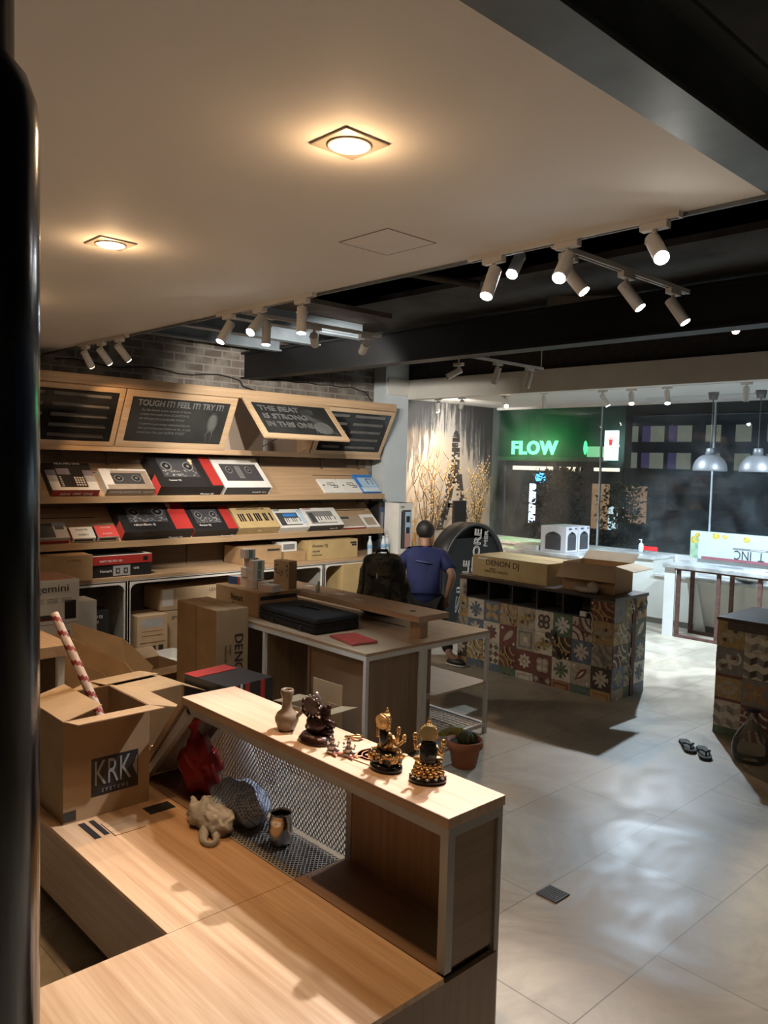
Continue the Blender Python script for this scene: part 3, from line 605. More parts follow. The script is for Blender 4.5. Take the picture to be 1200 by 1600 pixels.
def big_dj(label, ya, yb, depth, zl, th, red_frac, mat_tag=None, mixer=True, brand='Pioneer DJ', group=None):
    pr = [('front',0,1,0,1,black), ('left',.62,1,0,1,red_l), ('top',1-red_frac,1,.04,.98,red), ('top',1-red_frac-.06,1-red_frac,.04,.55,black,.003)]
    rndm = random.Random(int(ya*100))
    pr += [('top',.13,.70,.30,.88,dgrey,.003)]+jog(.24,.64,.085)+jog(.58,.64,.085)
    for k in range(40):
        a, b = rndm.uniform(.14,.66), rndm.uniform(.31,.5); pr.append(('top',a,a+.022,b,b+.03, rndm.choice([silver, mgrey, blue_p if mixer else mgrey, tan, mgrey]), .0045))
    return tbox('controller_box', label, ya, yb, depth, th, zl, black, 0, pr, [('front', brand, .72,.5,.035,w_ink)]+([('top','rekordbox dj',.28,.12,.042,w_ink)] if mixer else [('top',brand,.22,.10,.03,w_ink)]))
big_dj('large black controller box with red right side, third on the upper shelf', 3.77, 4.49, .47, SH1, .115, .17, mixer=False)
tbox('controller_box', 'white-topped mixer box with dark front, fourth on the upper shelf', 4.51, 5.11, .47, .105, SH1, white, 0,
     [('front',.03,.97,0,1,dgrey), ('top',.12,.90,.22,.78,black), ('top',.13,.89,.23,.77,dgrey)]+jog(.27,.58,.07,mgrey)+jog(.68,.58,.07,mgrey)+[('top',.42+.03*k,.425+.03*k,.3,.7,silver,.006) for k in range(4)],
     [('top','MIXSTREAM',.18,.91,.04,ink), ('front','numark  o o',.72,.55,.035,w_ink)])
for i, (a, b, c) in enumerate(((5.895,6.19,white), (6.20,6.49,white))):
    tbox('accessory_box', ('thin white box with cable drawing, left of two on the upper shelf' if i == 0 else 'thin white box with cable drawing, touching the blue box'), a, b, .235, .02, SH1, c, 0,
     [('top',.42,.75,.70,.74,black),('top',.72,.75,.45,.74,black),('top',.5,.80,.5,.53,black),('top',.38,.60,.60,.63,black),('top',.60,.86,.36,.39,black),('top',.84,.87,.36,.55,black),('top',.12,.2,.5,.56,black)])
tbox('accessory_box', 'bright blue and white box at the right end of the upper shelf', 6.495, 6.80, .31, .03, SH1, blue_p, 0,
     [('top',0,1,0,.26,skyb),('top',.25,.45,.5,.72,blue_p),('top',.12,.95,.28,.80,skyb),('top',.52,.56,.42,.74,black,.004),('top',.52,.8,.70,.74,black,.004),('top',.78,.81,.42,.74,black,.004)]+[('top',.12+.17*k,.18+.17*k,.04,.24,white,.004) for k in range(5)])
# lower shelf
tbox('interface_box', 'grey and dark box half behind the black pipe on the lower shelf', 2.45, 2.90, .20, .07, SH2, silver, 0, [('front',0,1,0,.5,red),('top',0,.72,.05,.95,dgrey),('top',.76,.94,.55,.75,dgrey)])
tbox('interface_box', 'small white box beside a small red one on the lower shelf', 2.92, 3.145, .145, .055, SH2, white, 0, [('front',.1,.9,.25,.7,black),('left',0,1,0,1,red)],[('top','TRAKTOR',.5,.72,.025,ink),('top','AUDIO 2',.5,.28,.025,ink)])
tbox('interface_box', 'small bright red box on the lower shelf', 3.155, 3.37, .15, .06, SH2, red_l, 0, [('front',0,1,0,1,white),('front',.1,.9,.25,.7,black),('left',0,1,0,1,dgrey)],[('top','TRAKTOR',.5,.78,.022,w_ink),('top','M-AUDIO',.5,.25,.022,w_ink)])
big_dj('large black controller box with colourful pads and red side on the lower shelf', 3.40, 4.15, .41, SH2, .11, .26)
big_dj('black mixer box with dark red side, left of the brown keyboard carton', 4.165, 4.69, .35, SH2, .085, .22, mixer=False)
keys = [('top',.10+.055*k,.135+.055*k,.30,.66,black) for k in (0,1,2,4,5,7,8,9,11,12,14)]
tbox('keyboard_box', 'brown keyboard carton with black key pattern on the lower shelf', 4.70, 5.235, .32, .10, SH2, card_y, 0, keys, [('top','KOMPLETE KONTROL A25',.48,.86,.03,ink,0,.36), ('front','M32',.5,.5,.025,w_ink)])
def kbd(bodym): return [('top',.10,.84,.12,.80,bodym)]+[('top',.30+.068*k,.355+.068*k,.17,.50,white,.004) for k in range(8)]+[('top',.345+.068*k,.37+.068*k,.30,.50,black,.0055) for k in (0,1,3,4,5,7)]+[('top',.14,.27,.2,.72,dgrey,.004)]+[('top',.32,.78,.58,.74,blue_p if bodym is dgrey else mgrey,.004)]
tbox('keyboard_box', 'white box showing a dark mini keyboard, on the lower shelf', 5.24, 5.64, .29, .075, SH2, white, 0, kbd(dgrey)+[('top',.88,.98,.2,.9,skyb)], [('top','ALESIS',.16,.91,.028,ink)])
tbox('keyboard_box', 'white-topped box with dark front showing a grey keyboard, on the lower shelf', 5.65, 6.17, .29, .085, SH2, white, 0, [('front',0,1,0,1,dgrey)]+kbd(mgrey), [('top','M-AUDIO',.16,.91,.028,red), ('front','Oxygen 25',.7,.5,.025,w_ink)])
tbox('booklet_box', 'flat grey-brown pack with a red base at the right of the lower shelf', 6.18, 6.56, .20, .025, SH2, tan, 0, [('front',0,1,0,1,red),('top',.05,.95,0,.1,white),('top',.1,.5,.75,.92,dgrey)])
tbox('booklet_box', 'flat pack with a white-framed picture at the right end of the lower shelf', 6.565, 6.80, .22, .022, SH2, white, 0, [('top',.15,.85,.15,.75,tan)])
# display tags
for y, zl in ((4.24, SH1), (3.98, SH2)):
    m = MB().lathe([(.0,0),(.028,0),(.028,.004),(.0,.004)], 20); m.mi = 1; m.lathe([(0,.0041),(.017,.0041),(.017,.0055),(0,.0055)], 16); m.mi = 0; m.box(-.012,.012,-.06,-.02,0,.003)
    o = tag(obj('price_tag', m, [M('yellow_tag', (.72,.55,.22), .5, 0, 0), white]), 'yellow ring-shaped tag on the %s black controller box' % ('upper' if zl == SH1 else 'lower'), 'tag')
    o.matrix_world = tilt_matrix(y, zl, .40 if zl == SH1 else .36) @ Matrix.Translation((0, 0, (.1225 if zl == SH1 else .1175)))

# ------------------------------------------------------------------ low white framed worktop along the wall
wt = empty('shop_worktop', (-7.08, 4.5, 0), 'long oak worktop on a white frame with rounded openings below the shelves', 'worktop')
obj('worktop_board', MB().box(XW+.031+7.08, 0, -3.0, 2.85, .80, .835), shelf_wood, wt, bevel=.003)
def rounded(w, h, r, n=6):
    c = [(w/2-r,h/2-r,0),(-w/2+r,h/2-r,PI/2),(-w/2+r,-h/2+r,PI),(w/2-r,-h/2+r,3*PI/2)]; return [(x+r*math.cos(a+PI/2*k/n), y+r*math.sin(a+PI/2*k/n)) for x, y, a in c for k in range(n+1)]
ys = [1.5, 2.62, 3.385, 5.765, 7.35]
# the frame: outer posts with filleted corners
ys = [1.5, 3.385, 5.765, 7.35]
for a, b in zip(ys[:-1], ys[1:]):
    m = MB(); w = b-a-.006; H = .79; inn = rounded(w-.055, H-.06, .07)
    out = []
    for (x, z) in inn:
        kx = (w/2)/max(abs(x), 1e-6); kz = (H/2)/max(abs(z), 1e-6); k = min(kx, kz); out.append((x*k, z*k))
    n = len(inn)
    vs = [(-.028, (a+b)/2-4.5+x, z+H/2+.002) for x, z in inn]+[(-.028, (a+b)/2-4.5+x, z+H/2+.002) for x, z in out]
    vs += [(0, y, z) for _, y, z in vs]
    fs = []
    for i in range(n):
        j = (i+1) % n; fs += [(i,j,n+j,n+i), (2*n+i,3*n+i,3*n+j,2*n+j), (i,2*n+i,2*n+j,j)]
    for (x, z) in ((w/2,H/2),(-w/2,H/2),(-w/2,-H/2),(w/2,-H/2)): pass
    m.add(vs, fs)
    cy = (a+b)/2-4.5
    m.box(-.028,0,cy-w/2,cy+w/2,H-.008,H+.008).box(-.028,0,cy-w/2-.003,cy-w/2+.018,.002,H+.002).box(-.028,0,cy+w/2-.018,cy+w/2+.003,.002,H+.002)
    obj('frame', m, white_metal, wt)
for yy in (3.39, 5.765): obj('side_panel', MB().box(XW+7.08+.035, -.03, yy-4.51, yy-4.49, .0, .80), M('worktop_side', (.42,.41,.39), .6, 0, .03), wt)
obj('back_panel', MB().box(XW+7.08+.001, XW+7.08+.03, -3.0, 2.85, 0, .80), M('worktop_back', (.16,.145,.13), .7, 0, .1), wt)

# ------------------------------------------------------------------ things on and under the worktop
ZT_ = .836
carton('shipping_box', 'brown carton on the worktop behind the white turntable box', (-7.30, 2.74, ZT_), (.55, .57, .235), 0, card, texts=[('right','NUMARK',.7,.8,.03,ink_b)])
carton('stereo_box', 'black box with a picture of two round speakers on the worktop', (-7.32, 3.345, ZT_), (.40, .60, .115), 0, black,
       prints=[('right',.36,.64,.08,.92,silver)]+[('right',.40+.13*k,.47+.13*k,.25,.70,dgrey,.0035) for k in (0,1)]+[('right',.42+.13*k,.45+.13*k,.38,.58,silver,.0045) for k in (0,1)],
       texts=[('right','Numark',.24,.5,.035,w_ink), ('right','NVII',.74,.6,.03,w_ink)])
carton('controller_box', 'flat red box lying on top of the black stereo box', (-7.32, 3.35, ZT_+.1165), (.42, .60, .085), .02, red, prints=[('top',.0,1,0,1,white),('top',.05,.9,.03,.93,black),('right',.84,.92,.3,.75,black)],
       texts=[('right','PARTY MIX PRO  ND',.3,.4,.03,w_ink,0,.22)])
carton('shipping_box', 'low brown carton on the worktop with a dark strip label, behind the kraft bag', (-7.36, 4.98, ZT_), (.38, .50, .19), 0, card, prints=[('right',.62,.95,.72,.84,ink)], texts=[('right','Pioneer',.2,.75,.035,ink)])
carton('shipping_box', 'small plain brown carton on the worktop beside the long one', (-7.30, 5.42, ZT_), (.24, .30, .11), 0, card)
carton('photo_box', 'small white box with a picture window on the small brown carton', (-7.30, 5.36, ZT_+.112), (.18, .22, .105), 0, white, prints=[('right',.14,.86,.2,.8,mgrey)])
carton('shipping_box', 'long brown carton with black print on the worktop under the lower shelf', (-7.28, 5.96, ZT_), (.30, .72, .22), 0, card_y, prints=[('right',.84,.97,.76,.86,ink),('right',.87,.97,.64,.74,ink)],
       texts=[('right','Pioneer DJ',.2,.74,.05,ink,0,.22), ('right','DDJ-400',.12,.46,.03,ink), ('right','MADE IN CHINA',.14,.26,.02,ink)])
def bottle(label, x, y, z):
    clear = MATS.get('clear_plastic') or M('clear_plastic', (.62,.70,.74), .15, 0, 0, alpha=.45)
    b = empty('water_bottle', (x, y, z), label, 'bottle')
    obj('bottle_body', MB().lathe([(0,0),(.030,.002),(.032,.02),(.032,.13),(.030,.15),(.018,.185),(.013,.20),(.013,.215)], 20), clear, b)
    obj('label', MB().lathe([(.0325,.085),(.0328,.086),(.0328,.128),(.0325,.129)], 20), M('bottle_label', (.25,.45,.68), .5, 0, 0), b)
    obj('cap', MB().cyl((0,0,.212), (0,0,.232), .0155), M('bottle_cap', (.55,.68,.80), .5, 0, 0), b)
bottle('water bottle standing alone left of the other two on the worktop', -7.20, 6.58, ZT_)
bottle('middle water bottle of the three on the worktop', -7.16, 6.77, ZT_)
bottle('water bottle nearest the white tower speaker box', -7.20, 6.87, ZT_)
t = carton('speaker_box', 'tall dark blue box with a speaker picture at the end of the worktop', (-7.46, 6.925, ZT_), (.20, .12, .64), 0, black, prints=[('right',.15,.85,.1,.9,M('navy_print', (.04,.07,.16), .4, 0, 0)),('right',.3,.7,.2,.8,mgrey)])
t = carton('speaker_box', 'tall white box with a tower speaker picture at the end of the worktop', (-7.22, 7.075, ZT_), (.26, .24, .64), 0, white,
       prints=[('top',0,1,0,1,black),('right',.20,.90,.10,.84,black),('right',.28,.88,.11,.86,dgrey),('right',.48,.88,.12,.82,skyb),('right',.48,.88,.12,.40,M('pink_print', (.55,.28,.24), .5, 0, 0)),
               ('right',.56,.80,.62,.74,black,.009),('right',.56,.80,.40,.52,black,.009)], texts=[('right','KRK',.28,.92,.035,ink)])
# cubbies
carton('shipping_box', 'black box pair stacked in the left opening of the white frame', (-7.30, 3.08, .04), (.34, .30, .49), 0, black, prints=[('right',.1,.9,.12,.14,mgrey),('right',.1,.9,.5,.51,mgrey)], texts=[('right','DENON DJ',.5,.88,.035,w_ink),('right','X1800',.5,.78,.035,w_ink)])
carton('shipping_box', 'brown box with glossy tape in the middle opening of the white frame', (-7.26, 3.66, .012), (.30, .32, .42), 0, card_l, prints=[('right',.15,.85,.72,.92,silver),('right',.15,.85,.62,.63,ink_b),('right',.15,.85,.52,.53,ink_b),('right',.1,.9,.36,.37,ink_b),('right',.15,.22,.12,.28,ink),('right',.3,.4,.12,.28,ink),('right',.5,.6,.12,.28,ink),('right',.7,.85,.12,.28,ink)])
carton('shipping_box', 'brown carton with a white shipping label behind the taped box', (-7.38, 4.22, .44), (.36, .86, .22), 0, card_l, prints=[('right',.02,.16,.2,.95,white)], texts=[('right','UDG',.70,.76,.05,ink)])
carton('shipping_box', 'plain brown carton carrying the one with the shipping label', (-7.38, 4.22, .012), (.36, .80, .42), 0, card_l, texts=[('right','gemini',.2,.85,.05,ink)])
carton('shipping_box', 'brown carton with fragile marks at the right end under the worktop', (-7.28, 6.32, .22), (.42, .56, .55), 0, card_y, prints=[('right',.62,.64,.1,.9,card),('right',.78,.88,.6,.78,ink_b),('right',.78,.88,.2,.34,ink_b)])
carton('shipping_box', 'plain brown carton under the one with fragile marks', (-7.28, 6.32, .012), (.42, .56, .205), 0, card)
m = MB().ell((0,0,.12), (.13,.20,.12), 20, 10); m.ell((.06,-.16,.10), (.08,.09,.11), 14, 8)
o = tag(obj('padded_case', m, dgrey, None, (-7.22, 5.28, .45)), 'soft dark padded case on the boxes under the worktop', 'case')
carton('shipping_box', 'dark carton under the soft padded case', (-7.25, 5.22, .012), (.40, .62, .435), 0, card_d)
# white turntable box, standing nearer
carton('turntable_box', 'white turntable box with product pictures, behind the black pipe', (-6.62, 2.44, .46), (.46, .40, .50), 0, white,
       prints=[('right',.02,.98,.0,.28,white),('right',.02,.62,.36,.40,M('maroon_print', (.14,.03,.025), .4, 0, 0)),('right',.05,.60,.40,.45,dgrey),('right',.70,.93,.36,.66,black),('right',.62,.80,.10,.17,mgrey),('right',.45,.92,.04,.05,mgrey),('right',.0,1,.295,.30,mgrey)]+[('right',.08+.28*k,.28+.28*k,.70-.03*j,.707-.03*j,mgrey,.004) for k in range(3) for j in range(3)]+[('top',.05,.95,.1,.9,M('peach_print', (.62,.32,.20), .5, 0, 0))],
       texts=[('right','gemini',.45,.87,.085,ink,0,.26)])
carton('shipping_box', 'brown carton under the white turntable box', (-6.62, 2.44, .002), (.50, .44, .456), 0, card)
carton('equipment_box', 'narrow white box standing behind the turntable box', (-6.78, 2.80, .002), (.26, .20, .72), 0, white, prints=[('right',.1,.9,.3,.34,skyb)])

# tall carton, boxes and cardboard in the corner
t = carton('tall_carton', 'tall brown carton standing at the near end of the white framed table', (-5.19, 3.155, .002), (.57, .27, .878), 0, card, bevel=.006,
       prints=[('front',.48,.52,0,1,card_d),('top',0,1,.48,.52,card_d)],
       texts=[('right','DENON DJ',.68,.50,.10,ink,-PI/2,.50), ('right','MADE IN TAIWAN',.28,.56,.03,ink_b,-PI/2), ('right','ONLY',.42,.66,.03,ink_b,-PI/2)])
def open_box(name, label, loc, dims, rz, flaps, mat=None, th=.006, prints=(), texts=(), inner=None, bottom=True):
    """open carton: four walls and a bottom; flaps: dict side -> (length, angle in degrees from vertical, outward)"""
    w, d, h = dims; o = empty(name, loc, label, 'box', rz); mat = mat or card; m = MB()
    m.box(-w/2,w/2,-d/2,-d/2+th,0,h).box(-w/2,w/2,d/2-th,d/2,0,h).box(-w/2,-w/2+th,-d/2+th,d/2-th,0,h).box(w/2-th,w/2,-d/2+th,d/2-th,0,h).box(-w/2+th,w/2-th,-d/2+th,d/2-th,0,th)
    body = obj('box_body', m, mat, o)
    for side, (ln, ang, *sk) in flaps.items():
        a = math.radians(ang); sx = sk[0] if sk else 0
        nx, ny = {'front': (0,-1), 'back': (0,1), 'left': (-1,0), 'right': (1,0)}[side]
        W = (w if ny else d)-.006
        dirv = Vector((nx*math.sin(a), ny*math.sin(a), math.cos(a))); tv = Vector((abs(ny), abs(nx), 0)); nn = dirv.cross(tv)*.004
        c = Vector((nx*(w/2-.002), ny*(d/2-.002), h+.001))
        p = [c-tv*W/2, c+tv*W/2, c+tv*(W/2+sx)+dirv*ln, c-tv*(W/2+sx)+dirv*ln]
        obj('flap', MB().hexa([q-nn/2 for q in p], [q+nn/2 for q in p]), card_l if mat is not card_d else card, o)
    for t in texts:
        face, s, uu, vv, sz, mm = t[:6]; rot = t[6] if len(t) > 6 else 0; c, r, u, W, H = FACES[face](w, d, h)
        text(o, s, (c+r*(uu-.5)*W+u*(vv-.5)*H, r, u), mm, sz, off=.004, rot=rot, width=t[7] if len(t) > 7 else None)
    if prints:
        pb = MB(); pl = []
        for i, pr in enumerate(prints):
            face, u0, u1, v0, v1, mm = pr[:6]; c, r, u, W, H = FACES[face](w, d, h); nn = r.cross(u)
            if mm not in pl: pl.append(mm)
            pb.mi = pl.index(mm); P = lambda a, b, k: c+r*(a-.5)*W+u*(b-.5)*H+nn*k; lf = .001+.0005*i
            pb.hexa([P(u0,v0,-.0004),P(u1,v0,-.0004),P(u1,v1,-.0004),P(u0,v1,-.0004)], [P(u0,v0,lf),P(u1,v0,lf),P(u1,v1,lf),P(u0,v1,lf)])
        obj('printed_panel', pb, pl, o)
    return o
# logo carton on the platform
kx0, kx1, ky0, ky1 = -3.66, -3.245, 1.275, 1.66
krk = open_box('logo_carton', 'open brown carton with a black logo patch, on the oak platform', ((kx0+kx1)/2, (ky0+ky1)/2, .421), (kx1-kx0, ky1-ky0, .435), 0,
    {'right': (.145, 80), 'left': (.16, 108), 'front': (.17, -76), 'back': (.17, 104)}, card_d, prints=[('right',.31,.86,.20,.58,black),('right',.0,.14,.02,.12,ink)],
    texts=[('right','KRK',.55,.415,.155,M('print_grey', (.22,.21,.20), .6, 0, 0),0,.165), ('right','S Y S T E M S',.58,.245,.022,MATS['print_grey'])])
c_, r_, u_, W_, H_ = FACES['right'](kx1-kx0, ky1-ky0, .435)
m = MB(); P = lambda a, b: c_+r_*(a-.5)*W_+u_*(b-.5)*H_+Vector((.0035,0,0)); m.poly([P(.845,.53), P(.845,.31), P(.79,.42)]); obj('logo_triangle', m, MATS['print_grey'], krk)
# striped tube inside
m = MB(); a0, a1 = Vector((-3.29,1.53,.66)), Vector((-3.80,1.45,1.205)); ax = (a1-a0).normalized(); t1 = ax.cross(Vector((0,0,1))).normalized(); t2 = ax.cross(t1)
n, K = 16, 72
for k in range(K+1):
    p = a0+(a1-a0)*k/K; r = .017+.004*math.sin(k/K*2.2)
    m.v += [tuple(p+r*(math.cos(2*PI*i/n)*t1+math.sin(2*PI*i/n)*t2)) for i in range(n)]
for k in range(K):
    for i in range(n):
        m.f.append([k*n+i, k*n+(i+1) % n, (k+1)*n+(i+1) % n, (k+1)*n+i]); m.m.append(1 if ((k*2+i) % 16) < 5 else 0); m.smooth.append(True)
tag(obj('rolled_tube', m, [M('pale_pink_paper', (.62,.50,.46), .5, 0, .1), M('dark_red_stripe', (.26,.03,.03), .5, 0, 0)]), 'red and white striped paper tube leaning in the logo carton', 'tube')
# second open box and the black one beside it
open_box('open_carton', 'open brown carton with pale flaps behind the logo carton', (-4.19, 2.05, .30), (.42, .34, .38), .12, {'right': (.205, -87), 'left': (.19, -84), 'front': (.15, 105), 'back': (.18, 112)}, card_d)
carton('boxed_monitor', 'black box with red and white stripes sticking out beside the open carton', (-4.08, 2.60, .42), (.42, .34, .24), .12, black, prints=[('right',.1,.2,0,1,red),('right',.25,.3,0,1,w_ink),('right',.36,.46,0,1,red),('right',.7,.8,0,1,red),('top',.0,.3,0,.9,red)])
carton('shipping_box', 'brown carton under the black red-striped box', (-4.08, 2.60, .002), (.44, .40, .416), .12, card)
carton('shipping_box', 'brown carton under the open one with pale flaps', (-4.19, 2.05, .002), (.44, .34, .296), .12, card_d)
# leaning cardboard sheets and side table
tb = empty('side_table', (-5.0, 1.75, 0), 'pale oak side table partly behind the black pipe', 'table')
obj('table_top', MB().box(-.70,.12,-.35,.22,.72,.79), oak_x, tb, bevel=.003)
for sx in (-.64, .06):
    for sy in (-.30, .17): obj('leg', MB().box(sx-.02,sx+.02,sy-.02,sy+.02,0,.72), white_metal, tb)
obj('back_panel', MB().box(-.6,.04,.15,.165,.2,.72), back_wood, tb)
def sheet(label, pts, th, mat, n=None):
    p = [Vector(q) for q in pts]; nn = (p[1]-p[0]).cross(p[2]-p[0]).normalized()*th
    tag(obj('cardboard_sheet', MB().prism([(0,i) for i in range(len(p))], lambda u, v, w: p[int(v)]+nn*w, 1), mat), label, 'cardboard')
sheet('flat pale cardboard sheet leaning highest against the boxes', [(-5.75,2.42,.02),(-5.30,2.62,.02),(-5.30,2.74,.44),(-5.62,2.66,.60),(-6.05,2.44,.68)], .012, card_l)
sheet('brown flattened carton leaning in front of the pale sheet', [(-5.55,2.22,.02),(-5.00,2.42,.02),(-5.02,2.52,.42),(-5.25,2.50,.52),(-5.85,2.26,.66)], .02, card)
sheet('dark folded cardboard leaning nearest the striped tube', [(-5.35,2.12,.02),(-4.98,2.24,.02),(-5.00,2.34,.36),(-5.20,2.32,.48),(-5.65,2.12,.60)], .014, card_d)
open_box('flat_tray', 'shallow white tray on the floor in front of the white frame', (-6.76, 3.55, .002), (.50, .60, .10), .05, {}, white_paint)
open_box('open_carton', 'low open carton with crumpled flaps beside the tall carton', (-5.95, 3.05, .002), (.36, .40, .28), .1, {'right': (.15, 95), 'front': (.12, 70), 'left': (.13, 60)}, card)
carton('shipping_box', 'red and grey flat box on the floor behind the tall carton', (-6.28, 3.76, .002), (.38, .34, .20), 0, card, prints=[('top',0,1,0,1,M('dull_red_print', (.25,.07,.06), .5, 0, .1)),('front',0,1,.4,1,silver)])
carton('equipment_box', 'small dark grey case between the cubby boxes and tall carton', (-6.25, 3.74, .204), (.30, .26, .14), 0, dgrey)
carton('shipping_box', 'flattened pale carton between the open cartons and the oak counter', (-3.62, 2.03, .422), (.30, .16, .05), .2, card_l)

# ------------------------------------------------------------------ white framed table
tb = empty('framed_table', (-3.65, 3.33, 0), 'oak-topped white steel framed table with open shelves and a raised board', 'table')
TX, TY = -2.15, 1.22                           # local: corner at 0,0 ; x to -TX ; y to TY
obj('table_top', MB().box(TX, 0, 0, TY, .745, .765), wood('table_oak', (.40,.27,.16), (.52,.37,.24), 'x', .5), tb, bevel=.002)
fr = MB(); s = .026
fr.box(TX, 0, .0, s, .715, .745).box(TX, 0, TY-s, TY, .715, .745).box(-s, 0, s, TY-s, .715, .745).box(TX, TX+s, s, TY-s, .715, .745)
fr.box(-s, 0, .52, TY-s, .05, .075).box(-.62,-s,TY-s,TY,.05,.075)
obj('frame', fr, white_metal, tb)
for (x, y) in ((-s, 0), (-s, TY-s), (-1.13, 0), (TX, 0), (TX, TY-s), (-s, .50)):
    wdt = .06 if (x, y) == (-s, .50) else s
    obj('leg', MB().box(x, x+s, y, y+wdt, 0, .715), white_metal, tb)
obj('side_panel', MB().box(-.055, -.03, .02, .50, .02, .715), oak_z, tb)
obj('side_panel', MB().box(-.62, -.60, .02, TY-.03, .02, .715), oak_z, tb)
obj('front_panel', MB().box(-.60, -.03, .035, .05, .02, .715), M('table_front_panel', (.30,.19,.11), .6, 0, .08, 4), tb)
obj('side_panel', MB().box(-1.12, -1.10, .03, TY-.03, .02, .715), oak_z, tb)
obj('back_panel', MB().box(TX+.03, -1.13, .45, .47, .02, .715), back_wood, tb)
obj('shelf', MB().box(-.60, -.004, .56, TY-.004, .37, .385), wood('table_shelf', (.50,.38,.27), (.60,.46,.34), 'x', .5), tb)
obj('side_panel', MB().box(-.085, -.06, .56, .66, .08, .715), oak_z, tb)
m = MB()
for k in range(15): m.box(-.60, -.03, .58+k*.042, .588+k*.042, .062, .066)
for k in range(14): m.box(-.60+k*.042, -.592+k*.042, .57, 1.19, .058, .062)
obj('mesh_shelf', m, M('galvanised_mesh', (.45,.44,.42), .4, .6, 0), tb)
rb = MB().box(-1.98, -.04, .51, .81, .895, .937)
obj('raised_board', rb, wood('riser_wood', (.42,.27,.17), (.52,.35,.23), 'x', .5), tb, bevel=.002)
for x in (-.19, -1.9): obj('board_support', MB().box(x, x+.09, .58, .66, .765, .895), wood('block_oak', (.45,.30,.19), (.55,.39,.26), 'z', .5), tb)
m = MB()
for x, y, w, d in ((-1.35,.58,.10,.05),(-1.1,.64,.09,.05),(-.82,.60,.08,.04),(-1.55,.70,.08,.05)): m.box(x,x+w,y,y+d,.937,.9385)
obj('paper_scrap', m, white, tb); obj('cable_grommet', MB().lathe([(0,.937),(.024,.937),(.024,.940),(.0,.940)], 16, (-.22,.63,0)), dgrey, tb)
obj('desk_slot', MB().box(-1.05,-.45,.78,.80,.7650,.7665), black, tb)
# things on the table
carton('equipment_carton', 'brown carton at the left end of the framed table, small boxes on it', (-5.30, 3.625, .766), (.60, .38, .19), 0, card, bevel=.005, prints=[('right',.06,.96,.68,.84,ink)], texts=[('front','Numark',.52,.62,.075,ink,0,.17), ('front','DJ',.42,.36,.02,ink)])
ZN = .957
def small(label, x, y, z, dims, rz=0, side=True, name='earphone_box'):
    return carton(name, label, (x, y, z), dims, rz, white, prints=[('right',.36,.72,.04,.96,teal),('front',.0,1,.0,1,M('pink_white', (.62,.48,.40), .5, 0, .03))] if side else [('front',0,1,0,1,MATS['pink_white'])], bevel=.0015)
g = 'white and teal earphone boxes on the brown carton'
d_ = (.075,.095,.072)
for k in range(4): small('white and teal box, %s of the taller stack on the brown carton' % ('bottom','second from bottom','third from bottom','top')[k], -5.37+.004*k, 3.60+.008*k*(-1)**k, ZN+.0735*k, d_, .05+.07*(-1)**k)
for k in range(3): small('white and teal box, %s of the shorter stack on the brown carton' % ('bottom','middle','top')[k], -5.22+.003*k, 3.56+.004*k, ZN+.0735*k, (.085,.115,.072) if k == 0 else d_, .05-.08*k)
small('white box with grey print right beside the shorter stack', -5.13, 3.60, ZN, (.08,.10,.06), .1)
carton('earphone_box', 'red and blue box left of the white stacks on the brown carton', (-5.49, 3.58, ZN), (.12,.11,.062), .3, white, prints=[('front',0,.82,0,1,M('navy_blue_print', (.03,.09,.22), .5, 0, 0)),('front',.82,1,0,1,red_l),('left',0,1,0,1,red_l)], bevel=.0015)
small('plain pale flat box in front of the kraft bag', -5.02, 3.56, ZN, (.13,.10,.052), .25, False, 'small_box')
kb = empty('kraft_bag', (-5.10, 3.76, ZN), 'kraft paper bag with black leaf print on the brown carton', 'bag', .15)
obj('bag_body', MB().box(-.085,.085,-.045,.045,0,.22), M('kraft_paper', (.34,.21,.11), .85, 0, .08), kb, bevel=.003)
m = MB(); random.seed(5)
for cx, cz in ((-.055,.185),(.06,.185),(-.062,.15),(.064,.145),(-.05,.12),(.062,.11)):
    for k in range(4):
        a = random.uniform(0, 6.28); c = Vector((cx, -.0465, cz)); dv = Vector((math.cos(a),0,math.sin(a)))*.016; w = Vector((-dv.z,0,dv.x))*.35; m.poly([c, c+dv*.5+w, c+dv, c+dv*.5-w])
for i in range(4):
    for j in range(5):
        if random.random() < .6: m.poly([Vector((-.022+.011*i,-.0465,.10+.010*j)), Vector((-.013+.011*i,-.0465,.10+.010*j)), Vector((-.013+.011*i,-.0465,.108+.010*j)), Vector((-.022+.011*i,-.0465,.108+.010*j))])
obj('leaf_print', m, ink, kb)
m = MB().ell((0,0,.03),(.018,.016,.035)); m.ell((.01,0,.07),(.012,.01,.025)); tag(obj('crumpled_wrap', m, M('crumpled_green_paper', (.38,.38,.28), .8, 0, .1), None, (-4.86, 3.90, .938)), 'crumpled pale green wrapping at the end of the raised board', 'wrapping')
cs = empty('equipment_case', (-4.62, 3.415, .766), 'black fabric equipment case lying on the framed table', 'case', -.04)
blk = M('black_fabric', (.013,.013,.014), .8, 0, .3, 90, .3)
obj('case_body', MB().box(-.36,.36,-.0,.40,0,.062), blk, cs, bevel=.018); obj('case_lid', MB().box(-.36,.36,-.0,.40,.062,.112), blk, cs, bevel=.02)
obj('handle', MB().tube([(-.09,.20,.110),(-.085,.20,.124),(.085,.22,.124),(.09,.22,.110)], .009), blk, cs); obj('zip', MB().box(-.362,.362,-.003,.403,.0615,.0645), dgrey, cs)
for k, x in enumerate((-.16, .20)): obj('latch', MB().box(x-.02,x+.02,-.014,.0,.012,.04), black, cs, bevel=.003)
bk = empty('red_binder', (-3.99, 3.52, .766), 'flat red folder on the framed table beside the black case', 'folder', -.18)
